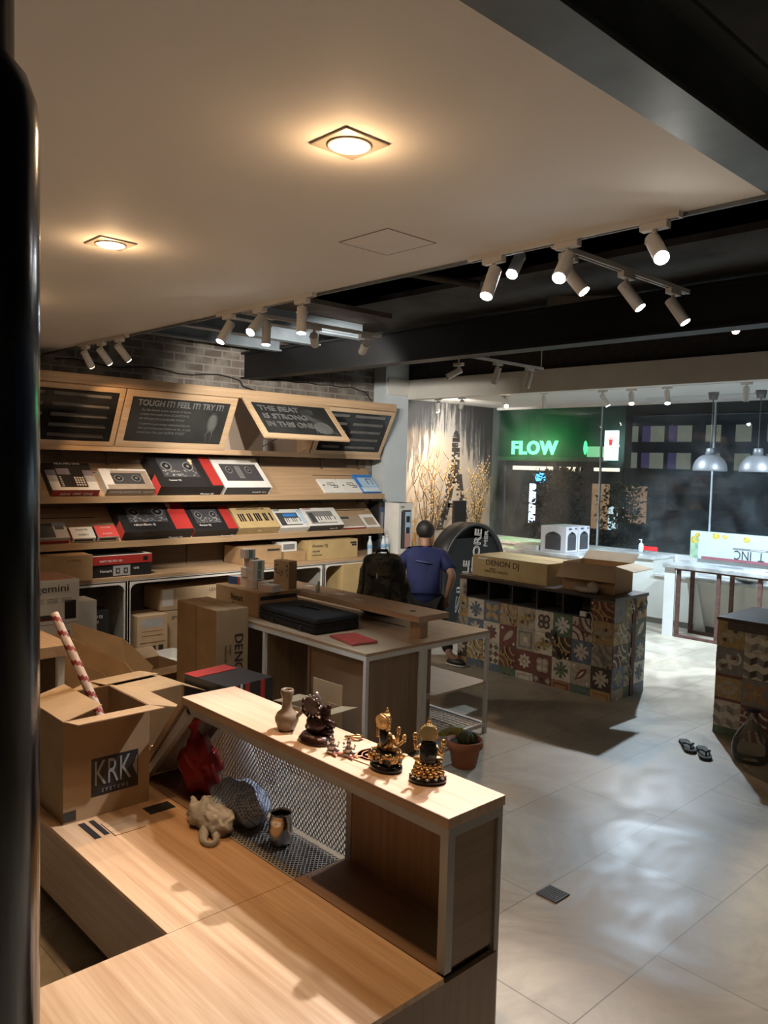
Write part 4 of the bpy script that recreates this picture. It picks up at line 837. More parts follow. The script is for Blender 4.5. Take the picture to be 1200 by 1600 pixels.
rc = M('red_cloth_cover', (.50,.07,.05), .6, 0, .08, 40); obj('cover', MB().box(-.15,.15,-.10,.10,.012,.016).box(-.15,.15,-.10,.10,0,.004).box(-.15,-.146,-.10,.10,0,.016), rc, bk); obj('pages', MB().box(-.143,.143,-.095,.095,.004,.012), white, bk)
# cardboard box standing under the table
open_box('open_carton', 'thin brown open box standing in front of the framed table', (-3.87, 3.10, .002), (.28, .22, .43), .05, {'back': (.13, 0), 'left': (.14, 96), 'right': (.14, 80)}, card_l)
# backpack
def squish(m, f):
    m.v = [tuple(f(Vector(p))) for p in m.v]; return m
def super_ell(c, r, e=.45, n=28, k=16):
    m = MB(); sg = lambda v: (abs(v)**e)*(1 if v >= 0 else -1); fs = []
    for j in range(k+1):
        th = -PI/2+PI*j/k
        for i in range(n):
            ph = 2*PI*i/n; m.v.append((c[0]+r[0]*sg(math.cos(th))*sg(math.cos(ph)), c[1]+r[1]*sg(math.cos(th))*sg(math.sin(ph)), c[2]+r[2]*sg(math.sin(th))))
    for j in range(k):
        for i in range(n): m.f.append([j*n+i, j*n+(i+1) % n, (j+1)*n+(i+1) % n, (j+1)*n+i]); m.m.append(0); m.smooth.append(True)
    return m
camo = M('camouflage_cloth', (.045,.04,.028), .85, 0, 0)
nn_ = camo.node_tree; tc = nn_.nodes.new('ShaderNodeTexCoord'); no = nn_.nodes.new('ShaderNodeTexNoise'); no.inputs['Scale'].default_value = 11; no.inputs['Detail'].default_value = 2
rp = nn_.nodes.new('ShaderNodeValToRGB'); rp.color_ramp.interpolation = 'CONSTANT'; rp.color_ramp.elements[0].color = (.018,.017,.013,1); rp.color_ramp.elements[1].position = .47; rp.color_ramp.elements[1].color = (.05,.045,.03,1)
e_ = rp.color_ramp.elements.new(.56); e_.color = (.085,.07,.045,1); e_ = rp.color_ramp.elements.new(.63); e_.color = (.025,.028,.018,1)
nn_.links.new(tc.outputs['Object'], no.inputs[0]); nn_.links.new(no.outputs[0], rp.inputs[0]); nn_.links.new(rp.outputs[0], nn_.nodes['Principled BSDF'].inputs['Base Color'])
bp = empty('backpack', (-4.62, 4.36, .767), 'dark camouflage backpack standing behind the raised board', 'backpack', .62)
bend = lambda p: Vector((p.x*(1-.22*(p.z/.5)**2)+.010*math.sin(p.z*40+p.y*20), p.y*(1-.25*(p.z/.5)**2)+.10*p.z+.008*math.sin(p.x*35+p.z*25), p.z))
obj('pack_body', squish(super_ell((0,0,.235),(.20,.13,.235)), bend), camo, bp)
obj('front_pocket', squish(super_ell((0.03,-.14,.14),(.15,.05,.13)), bend), camo, bp); obj('top_flap', squish(super_ell((.02,-.08,.36),(.14,.07,.07)), bend), camo, bp)
obj('side_pocket', squish(super_ell((.20,0,.15),(.035,.09,.13)), bend), camo, bp)
obj('carry_handle', MB().tube([(-.06,.05,.46),(-.05,.05,.495),(.03,.05,.495),(.04,.05,.46)], .012), blk, bp)
for x in (-.12, .10): obj('strap', MB().tube([(x,-.06,.44),(x,-.13,.38),(x+.01,-.18,.26),(x,-.205,.10)], .010, 6), blk, bp)
obj('zip_pull', MB().box(-.01,.0,-.17,-.165,.30,.335), w_ink, bp)

# ------------------------------------------------------------------ oak platform and raised counter in front
ZS, ZC = .42, .91
plat = empty('seating_platform', (-2.6, 1.2, 0), 'L-shaped pale oak platform with an open well, below the counter', 'platform')
def LP(m, x0, x1, y0, y1, z0, z1): return m.box(x0+2.6, x1+2.6, y0-1.2, y1-1.2, z0, z1)
pl_x = wood('platform_oak_x', (.41,.235,.115), (.62,.415,.25), 'x', .42, .8); pl_y = wood('platform_oak_y', (.41,.235,.115), (.62,.415,.25), 'y', .42, .8)
m = MB(); LP(m, -3.95, -2.275, 1.232, 1.745, ZS-.02, ZS); obj('deck_board', m, pl_x, plat, bevel=.0015)
m = MB(); LP(m, -2.273, -1.53, .20, 1.745, ZS-.02, ZS); obj('deck_board', m, wood('platform_oak_d', (.41,.235,.115), (.62,.415,.25), 'x', .42, .8), plat, bevel=.0015)
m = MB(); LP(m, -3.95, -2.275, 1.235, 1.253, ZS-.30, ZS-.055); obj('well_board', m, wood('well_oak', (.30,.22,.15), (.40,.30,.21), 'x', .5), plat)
m = MB(); LP(m, -3.95, -2.275, 1.233, 1.251, ZS-.052, ZS-.021); obj('edge_board', m, wood('well_edge', (.30,.21,.16), (.38,.28,.21), 'x', .5), plat)
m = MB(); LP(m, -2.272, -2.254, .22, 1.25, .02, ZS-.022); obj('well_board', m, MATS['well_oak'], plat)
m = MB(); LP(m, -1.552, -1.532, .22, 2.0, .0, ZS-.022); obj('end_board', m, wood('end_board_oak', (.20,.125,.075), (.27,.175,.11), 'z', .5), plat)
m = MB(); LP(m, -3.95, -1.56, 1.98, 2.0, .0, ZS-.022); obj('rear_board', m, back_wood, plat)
m = MB(); LP(m, -2.255, -1.553, .20, .22, .0, ZS-.022); obj('near_board', m, back_wood, plat)
m = MB(); LP(m, -3.93, -1.56, 1.30, 1.96, .002, .02); obj('base', m, back_wood, plat)
m = MB()
for x0, x1, y0, y1 in ((-3.215,-3.045,1.325,1.352),(-3.215,-3.055,1.37,1.392),(-3.19,-3.11,1.60,1.72)): LP(m, x0, x1, y0, y1, ZS, ZS+.0012)
obj('cable_slot', m, black, plat)
m = MB(); LP(m, -3.16, -3.02, 1.40, 1.53, ZS, ZS+.003); obj('access_cover', m, pl_y, plat)
ct = empty('raised_counter', (-1.53, 1.75, 0), 'oak-topped grey steel raised counter with mesh and wood back', 'counter')
def CP(m, x0, x1, y0, y1, z0, z1): return m.box(x0+1.53, x1+1.53, y0-1.75, y1-1.75, z0, z1)
obj('counter_top', CP(MB(), -3.115, -1.532, 1.748, 2.018, ZC-.033, ZC), wood('counter_oak', (.45,.295,.185), (.58,.40,.27), 'x', .4), ct, bevel=.0015)
e = MB(); CP(e, -3.115, -1.532, 1.7462, 1.7478, ZC-.032, ZC-.001); obj('edge_band', e, edge_wood, ct)
s = .032
m = MB(); z1 = ZC-.034
CP(m, -3.08, -1.536, 1.752, 1.752+s, z1-s, z1); CP(m, -3.08, -1.536, 2.012-s, 2.012, z1-s, z1); CP(m, -1.536-s, -1.536, 1.752+s, 2.012-s, z1-s, z1)
CP(m, -1.536-s, -1.536, 1.752, 1.752+s, ZS+.001, z1-s); CP(m, -1.536-.022, -1.536, 2.012-.022, 2.012, .0, z1-s); CP(m, -2.27, -2.24, 1.985, 2.010, ZS-.02, z1-s)
obj('frame', m, grey_metal, ct)
# slanted left leg, wood outside and grey steel inside
sl = lambda x, z: (x+1.53, z)
m = MB().prism([sl(-3.115,ZC), sl(-3.08,ZC-.002), sl(-3.515,ZS+.001), sl(-3.56,ZS+.001)], lambda u, v, w: (u, -.002+w, v), .268); obj('slanted_side', m, wood('slant_oak', (.34,.23,.14), (.44,.31,.20), 'z', .5), ct)
m = MB().prism([sl(-3.08,ZC-.034), sl(-3.045,ZC-.066), sl(-3.47,ZS+.001), sl(-3.512,ZS+.001)], lambda u, v, w: (u, .002+w, v), .03); m.prism([sl(-3.08,ZC-.034), sl(-3.045,ZC-.066), sl(-3.47,ZS+.001), sl(-3.512,ZS+.001)], lambda u, v, w: (u, .232+w, v), .03)
obj('frame', m, grey_metal, ct)
shaded_oak = wood('shaded_panel_oak', (.22,.12,.06), (.31,.18,.095), 'z', .5)  # same oak as the rest, under-counter shade put into its colour
obj('back_panel', CP(MB(), -2.238, -1.570, 1.988, 2.004, ZS+.001, z1-s-.001), shaded_oak, ct)
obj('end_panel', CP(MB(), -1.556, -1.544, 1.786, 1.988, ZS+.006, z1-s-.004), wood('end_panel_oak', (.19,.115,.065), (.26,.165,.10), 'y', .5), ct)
obj('floor_board', CP(MB(), -2.28, -1.56, 1.747, 2.004, ZS-.018, ZS+.001), wood('shaded_floor_oak', (.16,.09,.05), (.23,.135,.08), 'x', .5), ct)  # oak boards with the shade below the counter put into the colour
obj('floor_board', CP(MB(), -3.50, -2.90, 1.747, 1.98, ZS-.018, ZS+.001), MATS['shaded_floor_oak'], ct)
# diamond mesh: back panel and floor strip
def lattice(m, U0, U1, V0, V1, pitch, wd, fn, slopek=1.0):
    """two families of diagonal strips clipped to a rectangle"""
    for sg in (1, -1):
        span = (V1-V0)/slopek; k0 = int(math.floor((U0-span)/pitch)); k1 = int(math.ceil((U1+span)/pitch))
        for k in range(k0, k1+1):
            ua = k*pitch if sg > 0 else k*pitch
            # line u = ua + sg*(v-V0)/slopek
            lo, hi = 0.0, (V1-V0)
            if sg > 0: lo = max(lo, (U0-ua)*slopek); hi = min(hi, (U1-ua)*slopek)
            else: lo = max(lo, (ua-U1)*slopek); hi = min(hi, (ua-U0)*slopek)
            if hi-lo < .004: continue
            a = (ua+sg*lo/slopek, V0+lo); b = (ua+sg*hi/slopek, V0+hi); w = wd
            m.hexa([fn(a[0]-w,a[1],0), fn(a[0]+w,a[1],0), fn(a[0]+w,a[1],1), fn(a[0]-w,a[1],1)], [fn(b[0]-w,b[1],0), fn(b[0]+w,b[1],0), fn(b[0]+w,b[1],1), fn(b[0]-w,b[1],1)])
meshmat = M('grey_steel_mesh', (.36,.345,.33), .45, .4, 0)
m = MB(); lattice(m, -3.36+1.53, -2.272+1.53, ZS+.005, z1-s-.002, .0215, .0030, lambda u, v, w: (u, .243+.003*w, v), 1.35)
m.v = [(x if (x-(-3.05+1.53)) > -(z1-s-v3)*.98 else (-3.05+1.53)-(z1-s-v3)*.98, y, v3) for x, y, v3 in m.v]
obj('mesh_back', m, meshmat, ct)
m = MB(); lattice(m, -2.90+1.53, -2.285+1.53, 1.748-1.75, 1.975-1.75, .0215, .0030, lambda u, v, w: (u, v, ZS-.003+.003*w), 1.0); obj('mesh_floor', m, meshmat, ct)
m = MB(); CP(m, -2.90, -2.28, 1.7475, 1.7525, ZS-.02, ZS+.001); obj('mesh_edge', m, grey_metal, ct)
obj('status_light', CP(MB(), -1.662, -1.652, 1.984, 1.988, .605, .610), emit('green_led', (.3,1,.55), 14), ct)

# things under the counter
random.seed(9)
def blob(name, label, cat, loc, r, mat, amp, seed, n=40, k=24, f=None, freq=4.0):
    rnd = random.Random(seed); ph = [(rnd.uniform(0,6.28), rnd.uniform(.6,1.6)*freq, rnd.uniform(.6,1.6)*freq, rnd.uniform(.6,1.6)*freq) for _ in range(9)]
    m = MB().ell((0,0,0), (1,1,1), n, k); out = []
    for v in m.v:
        v = Vector(v); d = sum(math.sin(a+v.x*b+v.y*c+v.z*e) for a, b, c, e in ph)/9
        q = Vector((v.x*r[0], v.y*r[1], v.z*r[2]))*(1+amp*d*2.2)
        if f: q = f(q, v)
        out.append(tuple(q))
    m.v = out; return tag(obj(name, m, mat, None, loc, sub=1), label, cat)
red_pl = M('red_plastic_bag', (.30,.012,.012), .35, 0, .1, 8)
rb = blob('red_bag', 'bulging red plastic bag tied at the top, under the counter', 'bag', (-3.19, 1.885, .55), (.14,.085,.135), red_pl, .16, 4, f=lambda q, v: Vector((q.x*(1-.3*max(0,v.z)), q.y, max(q.z, -.125))), freq=7)
obj('bag_knot', MB().lathe([(.045,0),(.02,.035),(.018,.05),(.045,.085),(.055,.11),(.02,.10)], 12), red_pl, rb, (-.035,0,.105), (.1,-.15,0))
ch = M('pale_blue_check_cloth', (.30,.36,.46), .9, 0, 0); q_ = ch.node_tree; tc = q_.nodes.new('ShaderNodeTexCoord'); vo = q_.nodes.new('ShaderNodeTexChecker'); vo.inputs['Scale'].default_value = 95
vo.inputs['Color1'].default_value = (.42,.47,.56,1); vo.inputs['Color2'].default_value = (.14,.19,.28,1); q_.links.new(tc.outputs['Object'], vo.inputs[0]); q_.links.new(vo.outputs[0], q_.nodes['Principled BSDF'].inputs['Base Color'])
blob('checked_bundle', 'blue and white checked cloth bundle beside the steel tumbler', 'bundle', (-2.83, 1.868, .495), (.175,.095,.095), ch, .14, 12, f=lambda q, v: Vector((q.x, q.y, max(q.z, -.072))), freq=5)
wpl = M('crumpled_white_plastic', (.40,.385,.36), .4, 0, .1, 20, .3)
b2 = blob('plastic_bag', 'crumpled whitish plastic bag in front of the checked bundle', 'bag', (-2.845, 1.735, .466), (.15,.070,.066), wpl, .16, 33, f=lambda q, v: Vector((q.x, q.y, max(q.z, -.044))), freq=4.2)
m = MB().tube([(.03,-.04,-.02),(.07,-.075,-.035),(.125,-.11,-.034),(.165,-.095,-.034),(.15,-.06,-.034),(.10,-.035,-.028),(.07,-.03,-.02)], [.028,.022,.014,.013,.014,.018,.026], 10); obj('bag_handle', m, wpl, b2, sub=1)
cup = tag(obj('steel_tumbler', MB().lathe([(0,0),(.040,0),(.046,.02),(.049,.06),(.047,.10),(.041,.12),(.044,.130),(.041,.130),(.038,.118),(.043,.095),(.043,.02),(0,.006)], 32), chrome, None, (-2.535, 1.870, ZS+.002)), 'shiny steel tumbler standing on the mesh under the counter', 'tumbler')

# ------------------------------------------------------------------ figurines on the counter top
gold = M('antique_gold', (.62,.38,.16), .30, .85, .25, 60, .3); bronze = M('dark_bronze', (.050,.022,.018), .28, .4, .3, 40, .3); blackg = M('black_glaze', (.012,.011,.012), .12, 0, .1); silverp = M('silver_pewter', (.50,.42,.38), .30, .9, .2, 60, .3)
mirror = M('dull_gold_disc', (.22,.17,.07), .35, .6, .05)
vase = tag(obj('ceramic_ewer', MB().lathe([(0,0),(.030,.001),(.036,.012),(.046,.035),(.047,.052),(.038,.068),(.022,.082),(.018,.105),(.020,.130),(.025,.142),(.026,.158),(.022,.162),(.018,.158),(.014,.14),(.012,.09),(.0,.085)], 36), M('brown_glazed_ceramic', (.26,.19,.13), .25, 0, .35, 8), None, (-2.475, 1.845, ZC+.001)), 'small glazed ceramic ewer with a round belly, leftmost on the counter', 'ewer')
obj('spout', MB().tube([(.032,.022,.055),(.046,.034,.072),(.054,.040,.092)], [.010,.008,.006], 10), MATS['brown_glazed_ceramic'], vase)
V3 = Vector
def arm(m, pts, r0, r1): m.tube(pts, [r0+(r1-r0)*i/(len(pts)-1) for i in range(len(pts))], 10); m.ell(pts[-1], (r1*1.5, r1*1.2, r1*1.7), 10, 6)
# dark seated figurine
f1 = empty('dark_figurine', (-2.300, 1.85, ZC+.001), 'dark bronze seated elephant-headed figurine with a round halo', 'figurine', .15)
obj('base', MB().lathe([(0,0),(.072,0),(.075,.008),(.066,.018),(.058,.030),(0,.03)], 30, sx=1.0, sy=.72), bronze, f1)
m = MB().ell((0,.005,.070), (.045,.034,.042)).ell((0,.03,.060), (.040,.030,.036)); m.ell((-.035,.02,.042), (.034,.024,.018)).ell((.035,.02,.042), (.034,.024,.018)); m.ell((0,.01,.115), (.030,.026,.028)).ell((0,.0,.145),(.018,.016,.022))
m.ell((-.033,.012,.118), (.016,.008,.022)).ell((.033,.012,.118), (.016,.008,.022)); m.tube([(0,.036,.112),(0,.055,.090),(.01,.058,.066),(.022,.050,.058)], [.012,.011,.008,.006], 10)
arm(m, [(-.038,0,.095),(-.062,.0,.105),(-.064,.002,.140)], .012, .008); arm(m, [(.038,0,.095),(.062,.0,.105),(.062,.002,.142)], .012, .008); arm(m, [(-.036,.012,.085),(-.055,.03,.070),(-.046,.045,.062)], .012, .009); arm(m, [(.036,.012,.085),(.055,.03,.070),(.046,.045,.062)], .012, .009)
obj('figure_body', m, bronze, f1)
obj('halo', MB().cyl((0,-.030,.140),(0,-.022,.142),.036,.036,28), bronze, f1); obj('crown', MB().lathe([(.020,.155),(.017,.168),(.011,.176),(.008,.186),(0,.192)], 16), silverp, f1)
m = MB()
for k in range(14): a = PI*2*k/14; m.ell((.040*math.cos(a), -.026, .141+.040*math.sin(a)), (.004,.004,.004), 8, 5)
obj('halo_beads', m, silverp, f1)
# small twin figures, shells
def tiny(label, x, y, rz):
    t = empty('tiny_figurine', (x, y, ZC+.001), label, 'figurine', rz)
    m = MB().ell((0,0,.006), (.024,.018,.006)).ell((0,0,.024), (.013,.011,.018)).ell((0,.002,.048), (.009,.009,.011)).ell((0,0,.062),(.005,.005,.010)).ell((-.014,.006,.014),(.013,.008,.007)).ell((.014,.006,.014),(.013,.008,.007))
    arm(m, [(-.010,0,.034),(-.022,.002,.028),(-.024,.008,.040)], .004, .003); arm(m, [(.010,0,.034),(.022,.002,.028),(.022,.008,.042)], .004, .003)
    obj('figure_body', m, silverp, t)
    for k in range(3): obj('leaf_foot', MB().ell((.018+.008*k,-.016+.010*k,.006),(.022,.006,.004),10,6,Matrix.Rotation(-.5+.5*k,3,'Z')), M('rose_copper', (.50,.22,.15), .3, .8, .1), t)
    return t
tiny('small silvery seated figurine, left one of the two between ewer and gold statue', -2.165, 1.820, .3)
tiny('small silvery seated figurine, right one of the two, nearer the garland cloth', -2.105, 1.845, .3)
m = MB().tube([(0,0,.008),(.03,.012,.012),(.05,.03,.010),(.04,.05,.008)], .006).tube([(.01,.02,.006),(.035,.03,.018),(.05,.05,.008)], .005)
tag(obj('shell_trinket', m, gold, None, (-2.250, 1.955, ZC+.001)), 'gold twisted trinket behind the dark figurine', 'trinket')
cl = tag(obj('printed_cloth', MB().box(-.085,.085,-.085,.085,0,.003), M('pale_orange_cloth', (.62,.42,.24), .8, 0, .05), None, (-2.05, 1.925, ZC+.001), (0,0,.1)), 'pale orange printed cloth under the gold statue', 'cloth')
m = MB().lathe([(.070,.003),(.070,.0035),(.064,.0036),(.064,.003)], 30); m.lathe([(.050,.003),(.050,.0038),(.046,.0038),(.046,.003)], 30)
for k in range(5): a = k*1.257; m.box(.025*math.cos(a)-.006,.025*math.cos(a)+.006,.025*math.sin(a)-.012,.025*math.sin(a)+.012,.003,.0037)
obj('printed_motif', m, M('orange_print', (.55,.20,.10), .8, 0, 0), cl)
def statue(name, label, x, y, rz, H, bodym, basem, crown, halo_r, halo_m, arms, lotus=False):
    t = empty(name, (x, y, ZC+.001), label, 'figurine', rz); k = H/.24
    obj('base', MB().lathe([(0,0),(.066*k,0),(.072*k,.006),(.070*k,.016),(.055*k,.024),(0,.024)], 36, sx=1, sy=.78), basem, t)
    m = MB()
    if lotus:
        for ring in range(3):
            for j in range(14):
                a = 2*PI*(j+.5*ring)/14; rr = (.052-.006*ring)*k; zc = (.034+.016*ring)*k
                m.ell((rr*math.cos(a), rr*.8*math.sin(a), zc), (.012*k,.009*k,.011*k), 8, 5)
        m.lathe([(.044*k,.022*k),(.048*k,.04*k),(.040*k,.070*k),(0,.072*k)], 24, sx=1, sy=.8)
        obj('lotus_seat', m, gold, t); m = MB(); pet = MB()
        for j in range(12):
            a = 2*PI*j/12; pet.ell((.062*k*math.cos(a), .049*k*math.sin(a), .022*k), (.010*k,.008*k,.005*k), 8, 5)
        obj('petal_ring', pet, silverp, t)
    else:
        sl_ = MB().hexa([(-.05*k,-.035*k,.024*k),(.05*k,-.035*k,.024*k),(.05*k,.035*k,.024*k),(-.05*k,.035*k,.024*k)], [(-.058*k,-.042*k,.07*k),(.058*k,-.042*k,.07*k),(.058*k,.042*k,.07*k),(-.058*k,.042*k,.07*k)])
        obj('pedestal', sl_, basem, t); sc = MB(); rnd = random.Random(2)
        for j in range(40):
            a = 2*PI*j/40; sc.ell((.058*k*max(-1,min(1,1.3*math.cos(a))), .042*k*max(-1,min(1,1.3*math.sin(a))), rnd.uniform(.035,.07)*k), (.009*k,.007*k,rnd.uniform(.008,.016)*k), 8, 5)
        obj('pedestal_scrolls', sc, gold, t)
    zb = .07*k
    m.ell((0,0,zb+.030*k), (.030*k,.022*k,.036*k)).ell((0,.01*k,zb+.012*k), (.036*k,.026*k,.018*k)).ell((-.03*k,.014*k,zb+.010*k), (.028*k,.018*k,.012*k)).ell((.03*k,.014*k,zb+.010*k), (.028*k,.018*k,.012*k))
    m.ell((0,0,zb+.062*k), (.026*k,.018*k,.018*k)).cyl((0,0,zb+.07*k),(0,0,zb+.086*k),.008*k).ell((0,.002*k,zb+.098*k), (.015*k,.015*k,.019*k))
    obj('figure_body', m, bodym, t)
    am = MB()
    for a in arms:
        s_ = -1 if a[0] < 0 else 1; sh = V3((s_*.026*k, 0, zb+.066*k)); el = V3((a[0]*k, a[1]*k, zb+a[2]*k)); ha = V3((a[3]*k, a[4]*k, zb+a[5]*k)); arm(am, [sh, (sh+el)/2+V3((0,0,-.004*k)), el, (el+ha)/2, ha], .009*k, .0055*k)
        am.ell(ha+V3((0,0,.012*k)), (.010*k,.007*k,.012*k), 10, 6)
    obj('arms', am, gold, t)
    hm = MB().ell((0,-.018*k,zb+.066*k), (.022*k,.014*k,.046*k)) if not lotus else MB().ell((0,-.016*k,zb+.045*k), (.034*k,.022*k,.056*k), 18, 12)
    if lotus:
        for q in range(9): a = -.9+q*.225; hm.tube([(.030*k*math.sin(a), -.012*k-.022*k*math.cos(a), zb+.088*k-.01*k*j) for j in range(9)], .004*k, 6)
    obj('hair', hm, blackg, t)
    obj('halo', MB().cyl((0,-.034*k,zb+.122*k),(0,-.028*k,zb+.123*k),halo_r*k,halo_r*k,32), halo_m, t)
    hb = MB()
    for j in range(24): a = 2*PI*j/24; hb.ell((halo_r*1.05*k*math.cos(a), -.020*k, zb+.118*k+halo_r*1.05*k*math.sin(a)), (.0045*k,)*3, 8, 5)
    obj('halo_beads', hb, gold, t)
    cr = MB()
    for j, (r, z) in enumerate(((.017,.112),(.018,.124),(.015,.134),(.012,.143),(.008,.152))): cr.lathe([(0,z*k+zb),(r*k,z*k+zb),(r*.8*k,(z+.009)*k+zb),(0,(z+.01)*k+zb)], 16)
    cr.ell((0,0,zb+.166*k),(.004*k,.004*k,.007*k),8,6); obj('crown', cr, gold, t); return t
statue('gold_statue', 'gold seated statue with raised hands on a black base, leftmost of the gold pair', -1.935, 1.870, .08, .212, gold, blackg, True, .030, gold, [(-.050,.004,.046,-.052,.006,.088),(.050,.004,.046,.056,.006,.086),(-.044,.02,.03,-.056,.04,.042),(.044,.02,.03,.060,.036,.05)])
statue('gold_statue', 'gold and black seated statue with a plain round disc, nearest the counter end', -1.770, 1.905, .72, .212, gold, blackg, True, .031, mirror, [(-.048,.004,.050,-.052,.006,.088),(.050,.004,.030,.056,.008,.066)], lotus=True)

tx = bpy.data.textures.new('crumple', 'CLOUDS'); tx.noise_scale = .055; tx.noise_depth = 3
for o_, st_r in ((rb, .014), (b2, .045), (bpy.data.objects['checked_bundle'], .022)):
    dm = o_.modifiers.new('crumple', 'DISPLACE'); dm.texture = tx; dm.strength = st_r; dm.mid_level = .6; dm.texture_coords = 'LOCAL'
# ------------------------------------------------------------------ plant pot, floor things
pot = empty('plant_pot', (-3.33, 3.93, .001), 'terracotta pot with a cactus beside the framed table', 'plant')
obj('pot', MB().lathe([(0,0),(.075,0),(.080,.005),(.103,.125),(.118,.127),(.124,.175),(.112,.178),(.105,.150),(0,.148)], 36), M('terracotta', (.42,.15,.065), .75, 0, .12, 10), pot)
m = MB(); n = 26
for j in range(13):
    th = PI*j/12
    for i in range(n):
        a = 2*PI*i/n; r = .060*math.sin(th)*(1+.10*(1 if i % 2 else -1)); m.v.append((.02+r*math.cos(a)*1.1, r*math.sin(a), .185-.052*math.cos(th)))
for j in range(12):
    for i in range(n): m.f.append([j*n+i, j*n+(i+1) % n, (j+1)*n+(i+1) % n, (j+1)*n+i]); m.m.append(0); m.smooth.append(False)
obj('cactus', m, M('cactus_green', (.055,.065,.025), .7, 0, .3, 30, .4), pot)
obj('yellow_arm', MB().tube([(-.03,-.01,.185),(-.035,-.015,.225),(-.07,-.05,.225),(-.12,-.09,.20),(-.145,-.11,.19)], [.034,.036,.028,.024,.006], 12), M('yellow_green_flesh', (.28,.24,.05), .6, 0, .3, 20), pot)
obj('soil', MB().lathe([(0,.148),(.104,.150)], 24), M('soil', (.03,.022,.015), .9, 0, .2), pot)
gr = tag(obj('floor_grate', MB().box(-.055,.055,-.055,.055,.0,.006), M('grate_grey', (.10,.10,.10), .5, .3, .1), None, (-2.022, 3.045, .001), (0,0,.0), bevel=.002), 'small square grey cover plate on the floor', 'floor cover')
m = MB()
for k in range(7): m.box(-.048,.048,-.048+k*.0145,-.040+k*.0145,.006,.0075)
obj('grate_ribs', m, M('grate_dark', (.05,.05,.05), .6, .2, 0), gr)
SA = -2.45
def sandal(label, x, y, rz):
    o = empty('flip_flop', (x, y, .001), label, 'sandal', rz, 'pair of dark flip-flops')
    pr = [(0,-.13),(.028,-.125),(.040,-.10),(.038,-.05),(.036,0),(.045,.06),(.046,.095),(.034,.125),(.010,.138),(-.018,.132),(-.036,.11),(-.042,.075),(-.038,.02),(-.034,-.05),(-.036,-.10),(-.024,-.125)]
    obj('sole', MB().prism(pr, lambda u, v, w: (u, v, w), .018), M('sole_dark', (.03,.035,.035), .7, 0, .1), o, bevel=.003)
    obj('footbed', MB().prism([(u*.9, v*.95) for u, v in pr], lambda u, v, w: (u, v, .0182+w), .002), M('footbed_grey', (.10,.12,.125), .8, 0, .2, 60), o)
    obj('strap', MB().tube([(0,.085,.018),(.0,.080,.040),(.020,.055,.048),(.038,.02,.036),(.040,-.01,.014)], .006).tube([(0,.080,.040),(-.018,.055,.048),(-.034,.02,.036),(-.036,-.01,.014)], .006), black, o)
sandal('dark flip-flop on the floor, left of the pair', -2.535, 5.435, SA)
sandal('dark flip-flop on the floor, right of the pair', -2.395, 5.39, SA-.12)
pj_ = glass_mat('clear_jug_plastic', (.90,.88,.82), 1.45, .06)  # pale diffuse haze mixed in to brighten the jug
jug = empty('plastic_jug', (-2.13, 5.52, .001), 'clear plastic jug lying against the tiled counter at the right edge', 'jug')
m = MB().lathe([(0,.0),(.10,.002),(.125,.03),(.128,.09),(.115,.15),(.075,.22),(.040,.27),(.030,.31),(.030,.345)], 30); obj('jug_body', m, pj_, jug)
obj('cap', MB().lathe([(.052,.345),(.052,.352),(.034,.36),(.0,.36)], 20), M('dark_blue_cap', (.02,.02,.05), .4, 0, 0), jug)

# ------------------------------------------------------------------ tiled counters
PALN = ['tc_cream','tc_ochre','tc_slate','tc_brown','tc_maroon','tc_green','tc_grey','tc_white','tc_orange','tc_pale']
PALC = [(.62,.56,.45),(.44,.30,.13),(.14,.175,.23),(.085,.06,.045),(.20,.075,.06),(.12,.17,.11),(.24,.23,.21),(.66,.64,.58),(.38,.20,.09),(.44,.38,.29)]
PAL = [M(a, c, .55, 0, .12, 25) for a, c in zip(PALN, PALC)]+[M('tile_grout', (.16,.14,.12), .8, 0, .1)]
CRM, OCH, SLA, BRN, MAR, GRN, GRY, WHT, ORG, PAL_, GRT = range(11)
def petal(cx, cy, a, L_, w):
    d = (math.cos(a), math.sin(a)); p = (-d[1], d[0]); f = lambda t, s: (cx+d[0]*t*L_+p[0]*s*w, cy+d[1]*t*L_+p[1]*s*w)
    return [f(0,0), f(.35,.8), f(.65,1), f(.88,.55), f(1,0), f(.88,-.55), f(.65,-1), f(.35,-.8)]
def disc(cx, cy, r, n=14): return [(cx+r*math.cos(2*PI*i/n), cy+r*math.sin(2*PI*i/n)) for i in range(n)]
def arc(cx, cy, r, a0, a1, w, n=9):
    o = [(cx+(r+w)*math.cos(a0+(a1-a0)*i/n), cy+(r+w)*math.sin(a0+(a1-a0)*i/n)) for i in range(n+1)]; q = [(cx+(r-w)*math.cos(a0+(a1-a0)*i/n), cy+(r-w)*math.sin(a0+(a1-a0)*i/n)) for i in range(n+1)]
    return [[o[i], o[i+1], q[i+1], q[i]] for i in range(n)]
